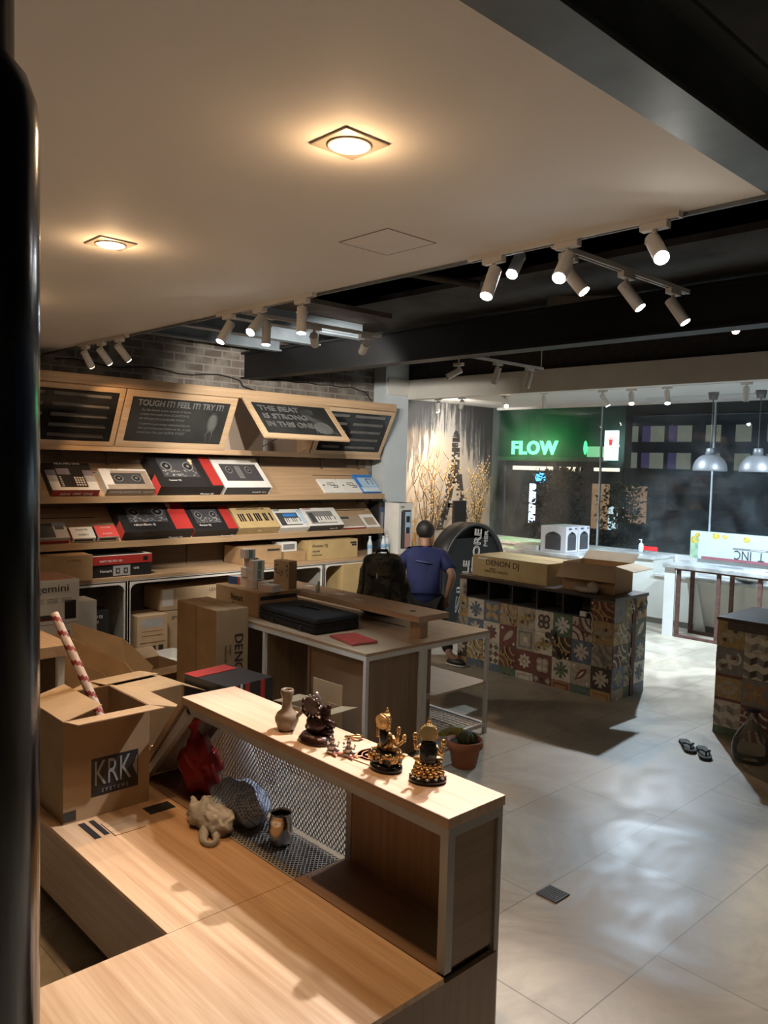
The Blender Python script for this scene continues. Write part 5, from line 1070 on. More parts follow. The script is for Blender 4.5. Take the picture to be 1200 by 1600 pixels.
def motif(kind, bg, fg, f2):
    L_ = [(bg, [(0,0),(1,0),(1,1),(0,1)])]
    if kind == 'snow':
        for k in range(4): L_.append((fg, petal(.5,.5,k*PI/2,.40,.085)))
        for k in range(4): L_.append((fg, petal(.5,.5,PI/4+k*PI/2,.40,.06)))
        for k in range(4):
            a = k*PI/2; c = (.5+.27*math.cos(a), .5+.27*math.sin(a)); L_ += [(fg, petal(*c, a+.8, .15, .03)), (fg, petal(*c, a-.8, .15, .03))]
        L_.append((f2, disc(.5,.5,.05)))
    elif kind == 'cross':
        for k in range(4): L_.append((fg, petal(.5,.5,PI/4+k*PI/2,.52,.15)))
        L_.append((f2, disc(.5,.5,.09))); L_ += [(f2, petal(.5,.5,k*PI/2,.2,.04)) for k in range(4)]
    elif kind == 'scroll':
        for c in ((0,0),(1,1)):
            a0 = 0 if c == (0,0) else PI
            for r in (.34,.62): L_ += [(fg, q) for q in arc(c[0],c[1],r,a0,a0+PI/2,.045)]
        L_ += [(fg, q) for q in arc(.70,.30,.12,-1,3.6,.035)]+[(fg, q) for q in arc(.30,.70,.12,2,6.7,.035)]+[(fg, petal(.5,.5,PI/4*3,.22,.05)), (fg, petal(.5,.5,-PI/4,.22,.05)), (f2, disc(.1,.9,.06)), (f2, disc(.9,.1,.06))]
    elif kind == 'vine':
        L_ += [(fg, q) for q in arc(.30,.30,.22,-.4,4.2,.05)]+[(fg, q) for q in arc(.70,.66,.22,2.7,7.4,.05)]+[(fg, petal(.5,.5,a,.32,.07)) for a in (.3,1.9,3.4,5.0)]+[(f2, disc(.30,.30,.07)), (f2, disc(.70,.66,.07))]
    elif kind == 'quat':
        L_ += [(fg, disc(.5+.2*math.cos(k*PI/2+PI/4), .5+.2*math.sin(k*PI/2+PI/4), .19)) for k in range(4)]; L_ += [(f2, disc(.5+.2*math.cos(k*PI/2+PI/4), .5+.2*math.sin(k*PI/2+PI/4), .09)) for k in range(4)]+[(fg, disc(x,y,.14)) for x in (0.13,.87) for y in (.13,.87)][:0]
    elif kind == 'star':
        for k in range(8): L_.append((fg, petal(.5,.5,k*PI/4,.36,.085)))
        L_.append((f2, disc(.5,.5,.16))); L_.append((fg, disc(.5,.5,.09)))
    elif kind == 'chk':
        n = 3
        for i in range(n):
            for j in range(n):
                c = ((i+.5)/n, (j+.5)/n); h = .5/n*.92; L_.append((fg if (i+j) % 2 else f2, [(c[0],c[1]-h),(c[0]+h,c[1]),(c[0],c[1]+h),(c[0]-h,c[1])]))
    elif kind == 'cube':
        for i in range(2):
            for j in range(2):
                cx, cy, s = .25+.5*i, .25+.5*j, .25; L_ += [(fg, [(cx,cy),(cx+s,cy+s*.5),(cx+s,cy-s*.45),(cx,cy-s)]), (f2, [(cx,cy),(cx-s,cy+s*.5),(cx-s,cy-s*.45),(cx,cy-s)])]
    elif kind == 'leaf':
        L_ += [(fg, petal(.2,.2,PI/4,.85,.16)), (f2, petal(.32,.32,PI/4,.5,.05))]+[(f2, disc(x,y,.07)) for x, y in ((.15,.85),(.85,.15))]
    elif kind == 'frame':
        for a, c in ((.10,fg),(.2,bg),(.28,fg),(.38,f2)): L_.append((c, [(a,a),(1-a,a),(1-a,1-a),(a,1-a)]))
    elif kind == 'band':
        L_ += [(f2, [(0,0),(1,0),(1,.1),(0,.1)]), (f2, [(0,.9),(1,.9),(1,1),(0,1)]), (fg, [(.1,.5),(.35,.75),(.65,.75),(.9,.5),(.65,.25),(.35,.25)]), (bg, disc(.5,.5,.15))]
    return L_
def tile_face(mb, fn, U, V, size, layout, u0=0.0, voff=0.0, hole=None):
    """tiles from the top down; fn(u,v,k)->xyz; layout rows of motif tuples"""
    def clip(P, axis, val, keep):
        out = []
        for i in range(len(P)):
            a, b = P[i], P[(i+1) % len(P)]; ia = (a[axis]-val)*keep >= -1e-9; ib = (b[axis]-val)*keep >= -1e-9
            if ia: out.append(a)
            if ia != ib:
                t = (val-a[axis])/(b[axis]-a[axis]); out.append(tuple(a[k]+t*(b[k]-a[k]) for k in (0,1)))
        return out
    row = 0; top = V
    while top > 1e-3:
        lay = layout[row % len(layout)]; col = 0; left = u0
        while left < U-1e-3:
            kd = lay[col % len(lay)]
            for li, (c, P) in enumerate(motif(*kd)):
                Q = [(left+size*(.008+.984*x), top-size+size*(.008+.984*y)) for x, y in P]
                for ax, val, kp in ((0,max(0,left),1),(0,min(U,left+size),-1),(1,max(0,top-size),1),(1,top,-1)):
                    Q = clip(Q, ax, val, kp)
                    if len(Q) < 3: break
                if len(Q) < 3: continue
                if hole and top-size*.5 > hole[2] and hole[0] < left+size*.5 < hole[1]: pass
                mb.mi = c; mb.poly([fn(u, v, .0004+.0005*li+.0003*(li % 3)) for u, v in Q])
            col += 1; left += size
        row += 1; top -= size
S, X_ = 'snow', 'cross'
ROWS = [
 [('vine',OCH,PAL_,BRN),(S,CRM,SLA,OCH),(X_,SLA,OCH,GRY),('scroll',OCH,PAL_,MAR),('vine',PAL_,OCH,BRN),('quat',CRM,BRN,PAL_),(S,GRN,WHT,OCH),('scroll',CRM,MAR,OCH)],
 [('scroll',PAL_,GRY,BRN),(S,SLA,CRM,OCH),('star',CRM,MAR,SLA),('leaf',MAR,PAL_,CRM),('frame',PAL_,GRY,CRM),('vine',CRM,OCH,BRN),('scroll',BRN,OCH,CRM),(S,SLA,CRM,OCH)],
 [(S,BRN,CRM,OCH),('scroll',OCH,CRM,GRY),('chk',CRM,MAR,GRN),('scroll',MAR,OCH,PAL_),('star',MAR,CRM,ORG),('quat',MAR,PAL_,CRM),(S,CRM,GRN,BRN),('leaf',PAL_,MAR,WHT)],
 [('frame',OCH,ORG,PAL_),('band',SLA,GRY,SLA),('frame',SLA,SLA,GRY),('quat',GRN,GRN,BRN),('frame',CRM,PAL_,CRM),('chk',MAR,BRN,PAL_),('frame',ORG,MAR,ORG),('frame',GRN,SLA,GRY)]]
A0, A1, B0, B1 = -5.20, -3.475, 5.98, 6.52; HT = .884; NZ = HT-.20
ca = empty('tiled_counter', ((A0+A1)/2, (B0+B1)/2, 0), 'patchwork tiled counter with five dark pigeonholes, cartons on top', 'counter')
cx, cy = (A0+A1)/2, (B0+B1)/2
def loc(x, y, z): return (x-cx, y-cy, z)
dk = M('dark_niche_wood', (.045,.04,.04), .5, 0, .1); topm = M('dark_counter_top', (.075,.05,.04), .35, 0, .2, 5)
obj('core', MB().box(*[A0-cx+.0, A1-cx, B0-cy+.30, B1-cy, 0, HT-.03]).box(A0-cx, A1-cx, B0-cy+.001, B0-cy+.30, 0, NZ-.012), [M('core_grey', (.16,.14,.12), .8, 0, .1)], ca)
obj('counter_top', MB().box(A0-cx-.01, A1-cx+.01, B0-cy-.012, B1-cy+.01, HT-.028, HT), topm, ca, bevel=.002)
m = MB(); n0, n1 = A0+.09, A1-.23; w5 = (n1-n0)/5
m.box(A0-cx, n0-cx, B0-cy+.001, B0-cy+.30, NZ-.012, HT-.028); m.box(n1-cx, A1-cx, B0-cy+.001, B0-cy+.30, NZ-.012, HT-.028)
obj('side_block', m, MATS['core_grey'], ca)
m = MB()
for k in range(6): m.box(n0+k*w5-cx-.006, n0+k*w5-cx+.006, B0-cy+.0, B0-cy+.298, NZ-.01, HT-.029)
m.box(n0-cx, n1-cx, B0-cy-.004, B0-cy+.298, NZ-.012, NZ); m.box(n1-cx, n1-cx+.012, B0-cy-.006, B0-cy+.0, NZ-.10, HT-.03)
obj('pigeonholes', m, dk, ca)
m = MB(); F1 = lambda u, v, k: (A0-cx+u, B0-cy-k, v)
tile_face(m, F1, A1-A0, NZ-.012, .2, ROWS, u0=-.08)
F2 = lambda u, v, k: (A0-cx+u, B0-cy-k+.0, NZ-.012+v)
tile_face(m, F2, .088, .17, .2, [[('quat',PAL_,GRY,MAR)]]); tile_face(m, lambda u, v, k: (A1-.218-cx+u, B0-cy-k, NZ-.012+v), .218, .17, .2, [[('scroll',MAR,OCH,CRM)]])
obj('front_tiles', m, PAL, ca)
m = MB(); RR = [[('frame',GRY,GRY,SLA),('scroll',OCH,CRM,BRN)],[('scroll',OCH,CRM,PAL_),('scroll',PAL_,BRN,GRN)],[('scroll',MAR,CRM,BRN),('vine',GRN,PAL_,BRN)],[(S,SLA,PAL_,GRY),('scroll',PAL_,GRN,BRN)],[('frame',PAL_,PAL_,CRM),('frame',GRN,GRN,SLA)]]
tile_face(m, lambda u, v, k: (A1-cx+k, B0-cy+u, v), .285, HT-.03, .19, RR)
tile_face(m, lambda u, v, k: (A1-cx+k, B0-cy+.35+u, v), .19, HT-.03, .19, [[('vine',OCH,BRN,CRM)],[('leaf',GRN,WHT,CRM)],[(S,SLA,CRM,GRY)],[(S,WHT,SLA,GRY)],[('frame',SLA,SLA,GRY)]])
obj('side_tiles', m, PAL, ca)
obj('steel_angle', MB().box(A1-cx+.001, A1-cx+.010, B0-cy+.29, B0-cy+.345, 0, HT-.03), rust, ca)
obj('socket', MB().box(n1-cx-.09, n1-cx-.03, B0-cy-.03, B0-cy-.007, NZ+.005, NZ+.05), white, ca, bevel=.004)
obj('socket_cable', MB().tube([(n1-cx-.03,B0-cy-.02,NZ+.04),(n1-cx+.01,B0-cy-.02,NZ+.05),(n1-cx+.03,B0-cy-.012,NZ),(n1-cx+.02,B0-cy-.012,NZ-.06),(n1-cx+.035,B0-cy-.012,NZ-.11)], .004, 6), white, ca)
# small dark bone-shaped hook panel on the tiles
m = MB(); a, b = V3((-4.10-cx, B0-cy-.010, .47)), V3((-3.98-cx, B0-cy-.010, .30)); m.cyl(a, b, .028, .028, 10)
for p_, d_ in ((a, .03), (b, .03)): m.ell(p_+V3((d_,0,.02)), (.03,.006,.03)).ell(p_+V3((-d_,0,-.01)), (.03,.006,.03))
m.v = [(x, min(y, B0-cy-.003) if y > B0-cy-.003 else max(y, B0-cy-.016), z) for x, y, z in m.v]
obj('dark_motif', m, PAL[BRN], ca)
# second tiled counter at the right edge
x0, x1, yb0, yb1 = -2.572, -1.1, 5.915, 6.58; cb_ = empty('tiled_counter', (x0, yb0, 0), 'patchwork tiled counter cut off by the right edge of the view', 'counter')
obj('core', MB().box(0, x1-x0, .001, yb1-yb0, 0, HT-.025), MATS['core_grey'], cb_); obj('counter_top', MB().box(-.008, x1-x0, -.010, yb1-yb0+.01, HT-.025, HT), topm, cb_, bevel=.002)
R2 = [[('vine',OCH,PAL_,BRN),('cube',CRM,GRY,PAL_),('scroll',ORG,CRM,OCH),(S,SLA,CRM,OCH)],[('vine',GRY,CRM,MAR),('cube',CRM,BRN,GRY),('frame',PAL_,OCH,GRY),('star',CRM,MAR,SLA)],[('band',OCH,PAL_,MAR),(X_,GRY,ORG,OCH),('vine',CRM,OCH,BRN),('chk',CRM,MAR,GRN)],[('cube',CRM,PAL_,GRY),('scroll',MAR,CRM,ORG),('scroll',MAR,OCH,CRM),(S,CRM,GRN,OCH)],[('frame',GRN,GRN,BRN),('scroll',MAR,PAL_,ORG),('frame',ORG,MAR,ORG),('frame',SLA,SLA,GRY)]]
m = MB(); tile_face(m, lambda u, v, k: (u, -k, v), x1-x0, HT-.025, .2, R2); obj('front_tiles', m, PAL, cb_)
m = MB(); tile_face(m, lambda u, v, k: (-k, yb1-yb0-u, v), yb1-yb0, HT-.025, .2, R2); obj('side_tiles', m, PAL, cb_)
obj('dark_rail', MB().box(.08, x1-x0, -.014, -.006, HT-.085, HT-.026), PAL[BRN], cb_)
# cartons on the tiled counter
carton('amplifier_carton', 'long yellowish-brown carton with dark lettering on the tiled counter', (-4.64, 6.27, HT+.001), (.90, .48, .205), -.02, card_y, bevel=.005, prints=[('front',.08,.21,.84,.91,w_ink),('top',0,1,.49,.51,card_l)],
       texts=[('front','DENON DJ',.42,.70,.075,ink,0,.40), ('front','MADE IN TAIWAN',.34,.30,.035,ink_b), ('front','ONLY',.29,.42,.03,ink_b)])
open_box('open_carton', 'open brown carton with spread flaps on the end of the tiled counter', (-3.835, 6.28, HT+.001), (.50, .36, .245), .10, {'front': (.155, 150, .03), 'right': (.18, 100, .02), 'left': (.10, 165), 'back': (.14, 60)}, card, texts=[('front','TT-500BR',.5,.52,.05,ink_b)])
m = MB().ell((0,0,.03),(.12,.05,.032),18,8); m.ell((.08,-.01,.05),(.06,.03,.05),12,8); random.seed(4); m.v = [(x+random.uniform(-.008,.008), y, max(0, z+random.uniform(-.008,.008))) for x, y, z in m.v]
tag(obj('plastic_wrap', m, M('thin_plastic', (.45,.38,.30), .25, 0, .1, alpha=.75), None, (-3.80, 6.03, HT+.002)), 'crumpled clear plastic in front of the open carton on tiles', 'plastic')

# ------------------------------------------------------------------ the person
SKIN = M('brown_skin', (.30,.165,.105), .55, 0, .04); SHIRT = M('blue_shirt', (.009,.016,.085), .8, 0, .15, 7, .6); PANTS = M('dark_trousers', (.014,.013,.012), .85, 0, .1); HAIR = M('black_hair', (.010,.009,.008), .6, 0, .2, 60, .3)
def skin(name, verts, edges, radii, mat, parent, root=0, sub=2):
    me = bpy.data.meshes.new(name); me.from_pydata([Vector(v) for v in verts], edges, []); o = link(name, me, parent); me.materials.append(mat)
    s_ = o.modifiers.new('skin', 'SKIN'); s_.use_smooth_shade = True
    if not me.skin_vertices:
        bpy.context.view_layer.objects.active = o
    lay = me.skin_vertices[0].data if me.skin_vertices else None
    for i, r in enumerate(radii):
        lay[i].radius = r if isinstance(r, tuple) else (r, r); lay[i].use_root = (i == root)
    b_ = o.modifiers.new('sub', 'SUBSURF'); b_.levels = sub; b_.render_levels = sub; return o
per = empty('person', (-5.505, 5.80, 0), 'person seen from behind in a blue T-shirt and dark trousers, bending at the worktop', 'person', .76)
# local frame: x right, y away from the stairs, z up
J = dict(pel=(0,0,.62), wai=(0,.03,.76), che=(-.01,.10,.94), nek=(-.01,.19,1.115), hb=(-.015,.225,1.19), hc=(-.015,.245,1.27), ht=(-.015,.25,1.335),
  ls=(-.19,.14,1.055), le=(-.27,.24,.80), lw=(-.20,.44,.78), rs=(.17,.12,1.035), re=(.275,-.02,.86), rw=(.225,.02,.665), lh=(-.10,.01,.60), rh=(.10,.01,.60),
  lk=(-.14,.20,.36), la=(-.13,.02,.09), lf=(-.14,.10,.05), lt=(-.145,.20,.035), rk=(.18,.06,.34), ra=(.26,-.20,.10), rf=(.32,-.24,.05), rt=(.40,-.29,.035))
names = list(J); ix = {k: i for i, k in enumerate(names)}
ed = [('pel','wai'),('wai','che'),('che','nek'),('nek','hb'),('hb','hc'),('hc','ht'),('che','ls'),('ls','le'),('le','lw'),('che','rs'),('rs','re'),('re','rw'),('pel','lh'),('lh','lk'),('lk','la'),('la','lf'),('lf','lt'),('pel','rh'),('rh','rk'),('rk','ra'),('ra','rf'),('rf','rt')]
rad = dict(pel=(.12,.10), wai=(.12,.095), che=(.13,.10), nek=.050, hb=(.060,.066), hc=(.078,.090), ht=(.052,.062), ls=.058, le=.042, lw=.027, rs=.056, re=.042, rw=.027, lh=.085, rh=.085, lk=.055, la=.036, lf=.036, lt=.026, rk=.055, ra=.036, rf=.036, rt=.026)
V_ = [J[k] for k in names]; E_ = [(ix[a], ix[b]) for a, b in ed]; R_ = [rad[k] for k in names]
def hand(w, d, side):
    """palm and five fingers from wrist w along d"""
    w = V3(w); d = V3(d).normalized(); x = V3(side).normalized(); base = len(V_); p1 = w+d*.035; p2 = w+d*.075
    V_.extend([tuple(p1), tuple(p2)]); R_.extend([(.026,.017), (.030,.016)]); E_.append((wi, base)); E_.append((base, base+1)); cur = d.cross(x)
    for k, (off, ln) in enumerate(((-.027,.060),(-.009,.072),(.010,.068),(.027,.052))):
        a = p2+x*off+d*.010; b = a+d*ln*.5+cur*.006; c = b+d*ln*.45+cur*.016; n_ = len(V_); V_.extend([tuple(a), tuple(b), tuple(c)]); R_.extend([.0095,.0085,.0072]); E_.extend([(base+1, n_), (n_, n_+1), (n_+1, n_+2)])
    a = p1-x*.026+d*.005; b = a-x*.020+d*.028+cur*.008; c = b+d*.026-x*.004+cur*.008; n_ = len(V_); V_.extend([tuple(a), tuple(b), tuple(c)]); R_.extend([.012,.010,.008]); E_.extend([(base, n_), (n_, n_+1), (n_+1, n_+2)])
wi = ix['rw']; hand(J['rw'], (-.02,.06,-.25), (.6,.8,.1)); wi = ix['lw']; hand(J['lw'], (.05,.25,.02), (.9,-.2,.2))
skin('body', V_, E_, R_, SKIN, per)
# face and ears
m = MB().ell((-.015,.335,1.26), (.012,.020,.020)); m.ell((-.098,.245,1.262), (.010,.018,.028)).ell((.068,.245,1.262), (.010,.018,.028)); m.ell((-.015,.322,1.222),(.024,.008,.007)); obj('facial_features', m, SKIN, per)
m = MB().ell((-.045,.328,1.285),(.012,.008,.007)).ell((.015,.328,1.285),(.012,.008,.007)); obj('eyes', m, w_ink, per)
# hair cap over the back of the head
m = MB().ell((-.015,.232,1.290), (.094,.104,.102), 28, 16); m.v = [(x+random.uniform(-.002,.002), y+random.uniform(-.002,.002), max(z, 1.205+ (0 if y < .24 else .11))) for x, y, z in m.v]; obj('hair', m, HAIR, per)
# shirt: torso and sleeves
sv = [(0,-.01,.50),(0,.01,.66),(0,.045,.80),(-.01,.10,.94),(-.01,.15,1.04),(-.01,.185,1.105),(-.175,.14,1.05),(-.235,.185,.95),(-.250,.20,.90),(.165,.12,1.04),(.235,.055,.94),(.258,.028,.89)]
se = [(0,1),(1,2),(2,3),(3,4),(4,5),(3,6),(6,7),(7,8),(3,9),(9,10),(10,11)]
skin('shirt', sv, se, [(.185,.14),(.182,.14),(.176,.135),(.190,.14),(.155,.115),(.070,.066),.102,.084,.076,.092,.080,.074], SHIRT, per, root=2)
m = MB().tube([(-.10,-.026,1.0),(-.02,-.034,.985),(.06,-.028,.975)], .006, 6); obj('shirt_print', m, M('faded_print', (.12,.13,.30), .8, 0, 0), per)
tv = [(0,0,.62),(-.10,.01,.58),(-.135,.19,.37),(-.132,.08,.20),(-.13,.03,.10),(.10,.01,.58),(.175,.05,.35),(.215,-.07,.22),(.255,-.18,.12)]
skin('trousers', tv, [(0,1),(1,2),(2,3),(3,4),(0,5),(5,6),(6,7),(7,8)], [(.14,.115),.108,.080,.064,.058,.108,.080,.064,.058], PANTS, per)
for nm, p0, p1 in (('shoe', (.25,-.195,.035), (.40,-.30,.035)), ('shoe', (-.13,-.01,.035), (-.145,.21,.035))):
    a, b = V3(p0), V3(p1); d = (b-a).normalized(); q = Matrix.Rotation(math.atan2(d.y, d.x), 3, 'Z')
    m = MB().ell((a+b)/2, ((b-a).length/2+.02, .045, .040), 20, 10, q); m.v = [(x, y, max(z, .003)) for x, y, z in m.v]; m.mi = 1; m.ell(((a+b)/2).to_tuple()[:2]+(.012,), ((b-a).length/2+.026, .050, .012), 20, 6, q); m.v = [(x, y, max(z, .001)) for x, y, z in m.v]
    obj(nm, m, [black, w_ink], per)

# ------------------------------------------------------------------ black drum booth behind the person
dr = empty('drum_booth', (-6.0, 7.16, 0), 'black round-topped booth with outlined white lettering behind the tiled counter', 'booth')
R0, zc = .56, .74; N = 36
arcp = [(R0*math.cos(PI-PI*i/N), zc+R0*math.sin(PI*i/N)) for i in range(N+1)]; outer = [(-R0, 0)]+arcp+[(R0, 0)]
r1 = R0-.035; inner = [(-r1, 0)]+[(r1*math.cos(PI-PI*i/N), zc+r1*math.sin(PI*i/N)) for i in range(N+1)]+[(r1, 0)]
m = MB(); k = len(outer)
m.v = [(0, y, z) for y, z in outer]+[(-.24, y, z) for y, z in outer]+[(0, y, z) for y, z in inner]+[(-.24, y, z) for y, z in inner]
for i in range(k-1):
    j = i+1; m.f += [[i,j,k+j,k+i], [2*k+i,3*k+i,3*k+j,2*k+j], [i,2*k+i,2*k+j,j], [k+i,k+j,3*k+j,3*k+i]]; m.m += [0]*4; m.smooth += [True, True, False, False]
obj('rim', m, M('black_booth_shell', (.025,.024,.024), .4, 0, .1), dr)
blkp = M('black_booth_face', (.008,.008,.009), .6, 0, .1)
obj('back_face', MB().prism(inner, lambda u, v, w: (-.235+w, u, v), .01), M('booth_inside', (.09,.085,.075), .5, 0, .1), dr)
cut = [(y, z) for y, z in inner if z <= zc+.40]; cut = [(-r1,0)]+[(-r1*math.cos(t), zc+r1*math.sin(t)) for t in [i*.82/8 for i in range(9)]]+[(r1*math.cos(t), zc+r1*math.sin(t)) for t in [.82-i*.82/8 for i in range(9)]]+[(r1,0)]
obj('front_face', MB().prism(cut, lambda u, v, w: (-.05+w, u, v), .012), blkp, dr)
obj('white_edge', MB().tube([(.002, y*.985, z if z < .1 else zc+(z-zc)*.985) for y, z in arcp], .004, 6), mgrey, dr)
ol = M('outline_white', (.70,.68,.66), .5, 0, 0)
fr_ = lambda y, z: (V3((-.036, y, z)), (0,1,0), (0,0,1))
RT = PI/2-.10
text(dr, 'STORE', fr_(.065, .965), ol, .17, rot=RT, outline=.005, width=.52); text(dr, 'LE', fr_(-.115, .785), ol, .15, rot=RT, outline=.004, width=.15)
text(dr, 'MER', fr_(.23, 1.105), ol, .09, rot=RT, outline=.003, width=.20)
text(dr, 'SJ', fr_(-.235, .42), ol, .13, rot=RT, outline=.003, width=.30)
# ------------------------------------------------------------------ mural corner: branches and board
def branches(label, x, y, z0, h, spread, seed, mat, nb=9):
    o = empty('branch_bundle', (x, y, 0), label, 'branches'); rnd = random.Random(seed); pt = MB().lathe([(0,0),(.10,0),(.13,.5),(.12,.75),(.09,.80),(.085,.78),(0,.76)], 24); obj('floor_vase', pt, M('dark_vase', (.05,.04,.035), .3, 0, .1), o)
    m = MB(); bu = MB()
    for b in range(nb):
        a = (b/(nb-1)-.5)*2*spread; tip = V3((rnd.uniform(-.05,.12), math.sin(a)*h*.62, z0+h*(1-.45*abs(b/(nb-1)-.5)*rnd.uniform(.5,1.6)))); base = V3((0,0,.77)); pts = []
        for i in range(9):
            t = i/8; p = base+(tip-base)*t; p.y = math.sin(a)*h*.62*t**1.25+.02*math.sin(t*9+b); p += V3((rnd.uniform(-.01,.01),)*3); pts.append(p)
        m.tube(pts, [.010*(1-.7*i/8) for i in range(9)], 6)
        for i in range(3, 9):
            for s_ in (-1, 1):
                if rnd.random() < .55:
                    q = pts[i]; e_ = q+V3((rnd.uniform(-.04,.04), s_*rnd.uniform(.04,.16), rnd.uniform(.10,.24))); m.tube([q, (q+e_)/2+V3((0,s_*.02,0)), e_], [.005,.004,.002], 5)
                    for k in range(4): c = q+(e_-q)*(k+1)/4; bu.ell(c, (.008,.008,.012), 6, 4)
            bu.ell(pts[i], (.010,.010,.015), 6, 4)
    obj('stems', m, mat, o); tag(obj('buds', bu, M('golden_buds', (.60,.40,.16), .6, 0, .2), o), None, None, None, 'stuff'); return o
branches('tall bundle of golden budded branches in front of the mural, beside the pale column', -7.75, 8.25, .9, 1.22, .62, 3, M('branch_brown', (.16,.085,.035), .7, 0, .2), 9)
branches('smaller bundle of budded branches at the glass end of the mural', -7.85, 9.35, .9, 1.0, .45, 8, M('branch_olive', (.15,.12,.05), .7, 0, .2), 9)
bd = tag(obj('notice_board', MB().box(-.02,.02,-.13,.13,0,.60).box(-.12,.12,-.10,.10,-.86,-.84).cyl((0,0,-.85),(0,0,0),.02), black, None, (-7.55, 8.62, .862)), 'black notice board on a stand in front of the painted tower', 'board')
# ------------------------------------------------------------------ front bay: white counter, steel frame, boxes
wc = empty('white_counter', (-4.6, 9.5, 0), 'low white counter along the glass with a stone worktop', 'counter')
wcm = M('white_counter_panel', (.66,.66,.60), .55, 0, .05, 3); stone = M('pale_stone_top', (.62,.62,.60), .25, 0, .18, 5)
obj('counter_body', MB().box(-3.5,-.42,.03,.57,.08,.82).box(-.42,3.6,.03,.57,.08,.62), wcm, wc); obj('plinth', MB().box(-3.5,3.6,.07,.57,0,.08), M('plinth_grey', (.25,.24,.22), .6, 0, .1), wc)
obj('worktop', MB().box(-3.52,-.40,0,.575,.82,.86), stone, wc, bevel=.003); obj('inner_shelf', MB().box(-.40,3.6,0,.575,.62,.65), stone, wc, bevel=.003)
m = MB(); [m.box(x, x+.004, .024, .03, .09, .81) for x in (-3.0,-2.3,-1.6,-.9)]; obj('panel_joint', m, mgrey, wc)
rc_ = empty('white_counter', (-6.0, 8.9, 0), 'white return counter behind the tiled counter carrying the speaker boxes', 'counter'); obj('counter_body', MB().box(-.75,.42,-.22,.58,.0,.82), wcm, rc_); obj('worktop', MB().box(-.77,.44,-.24,.58,.82,.86), stone, rc_, bevel=.003)
sf = empty('steel_counter_frame', (-4.45, 8.98, 0), 'rusty steel frame of an unfinished counter with a stone slab on top', 'counter frame')
m = MB()
for x in (.0, .48, .94, 1.45): m.box(x+.02, x+.06, 0, .04, .03, .80); m.box(x+.02, x+.06, .36, .40, .03, .80)
m.box(.02, 1.9, 0, .04, 0, .03).box(.02, 1.9, .36, .40, 0, .03).box(.0, 1.9, 0, .04, .795, .815)
obj('frame', m, rust, sf); obj('stone_slab', MB().box(-.15, 1.95, -.03, .50, .816, .862), M('worn_stone_slab', (.46,.46,.45), .3, 0, .35, 4), sf, bevel=.004)
obj('white_side_panel', MB().box(-.13,0,0,.02,0,.815), white_paint, sf)
m = MB(); m.hexa([(.05,.45,0),(.20,.45,0),(.20,.47,0),(.05,.47,0)], [(.05,.45,.6),(.06,.45,.6),(.06,.47,.6),(.05,.47,.6)])
obj('white_side_panel', m, white_paint, sf)
m = MB(); m.lathe([(.0,.8625),(.15,.8625),(.15,.8635),(0,.8635)], 24, (.55,.26,0), 1, .5); m.lathe([(.0,.8625),(.11,.8625),(.11,.8635),(0,.8635)], 24, (1.05,.24,0), 1, .5); obj('sink_cutout', m, mgrey, sf)
m = MB().ell((0,0,.05),(.20,.12,.06),20,8); m.v = [(x+random.uniform(-.01,.01), y, max(0, z)) for x, y, z in m.v]; tag(obj('cement_bag', m, M('grey_sack', (.25,.23,.20), .9, 0, .2), None, (-3.87, 9.72, .652)), 'slumped grey sack on the inner shelf behind the steel frame', 'sack')
for (y, lab) in ((8.98, 'white loudspeaker box with an arched picture, nearest the open carton'), (9.265, 'white loudspeaker box with an arched picture, behind the first one')):
    arch = [('right',.14+.0,.86,.08,.62,dgrey)]+[('right',.14+.36*(1-math.cos(a)),.86-.36*(1-math.cos(a)),.62+.18*math.sin(a)-.05,.62+.18*math.sin(a),dgrey,.0014) for a in (.3,.6,.9,1.2,1.4)]
    archf = [('front',p[1]+.06,p[2]-.06,*p[3:]) for p in arch]
    carton('speaker_box', lab, (-6.09, y, .861), (.40, .27, .335), 0, M('speaker_box_white', (.62,.60,.62), .5, 0, .03), prints=arch+archf, texts=[('right','BEHRINGER',.3,.92,.03,ink,0,.07),('right','B205',.8,.92,.025,ink)])
carton('shipping_box', 'flat whitish box on the return counter left of the loudspeaker boxes', (-6.50, 9.0, .861), (.36, .40, .06), 0, M('greenish_white_card', (.50,.52,.48), .6, 0, .05), bevel=.002)
sb = empty('soap_dispenser', (-5.42, 9.93, .861), 'small white pump bottle on the white counter by the glass', 'dispenser')
obj('bottle_body', MB().lathe([(0,0),(.030,0),(.034,.01),(.034,.09),(.022,.115),(.012,.125),(0,.125)], 24), M('milky_plastic', (.62,.68,.72), .3, 0, 0), sb); obj('pump', MB().cyl((0,0,.125),(0,0,.160),.008).box(-.030,.010,-.008,.008,.160,.172), w_ink, sb)
bn = carton('sign_panel', 'long white sign box with yellow flowers standing upside down by the glass', (-3.95, 9.93, .862), (1.52, .09, .345), 0, M('pale_blue_sign', (.55,.66,.72), .4, 0, .04), bevel=.002,
    prints=[('front',.10,1,.0,.10,M('dusty_red_band', (.34,.12,.14), .5, 0, .05)),('front',.36,.95,.44,.51,mgrey),('front',.0,.07,.0,.75,M('leafy_green_print', (.36,.52,.36), .6, 0, .2)),('front',.50,.62,.465,.485,white)],
    texts=[('front','T  INC',.49,.28,.16,dgrey,PI,.36)])
m = MB(); yel = M('yellow_flower_print', (.66,.52,.10), .6, 0, .25, 30)
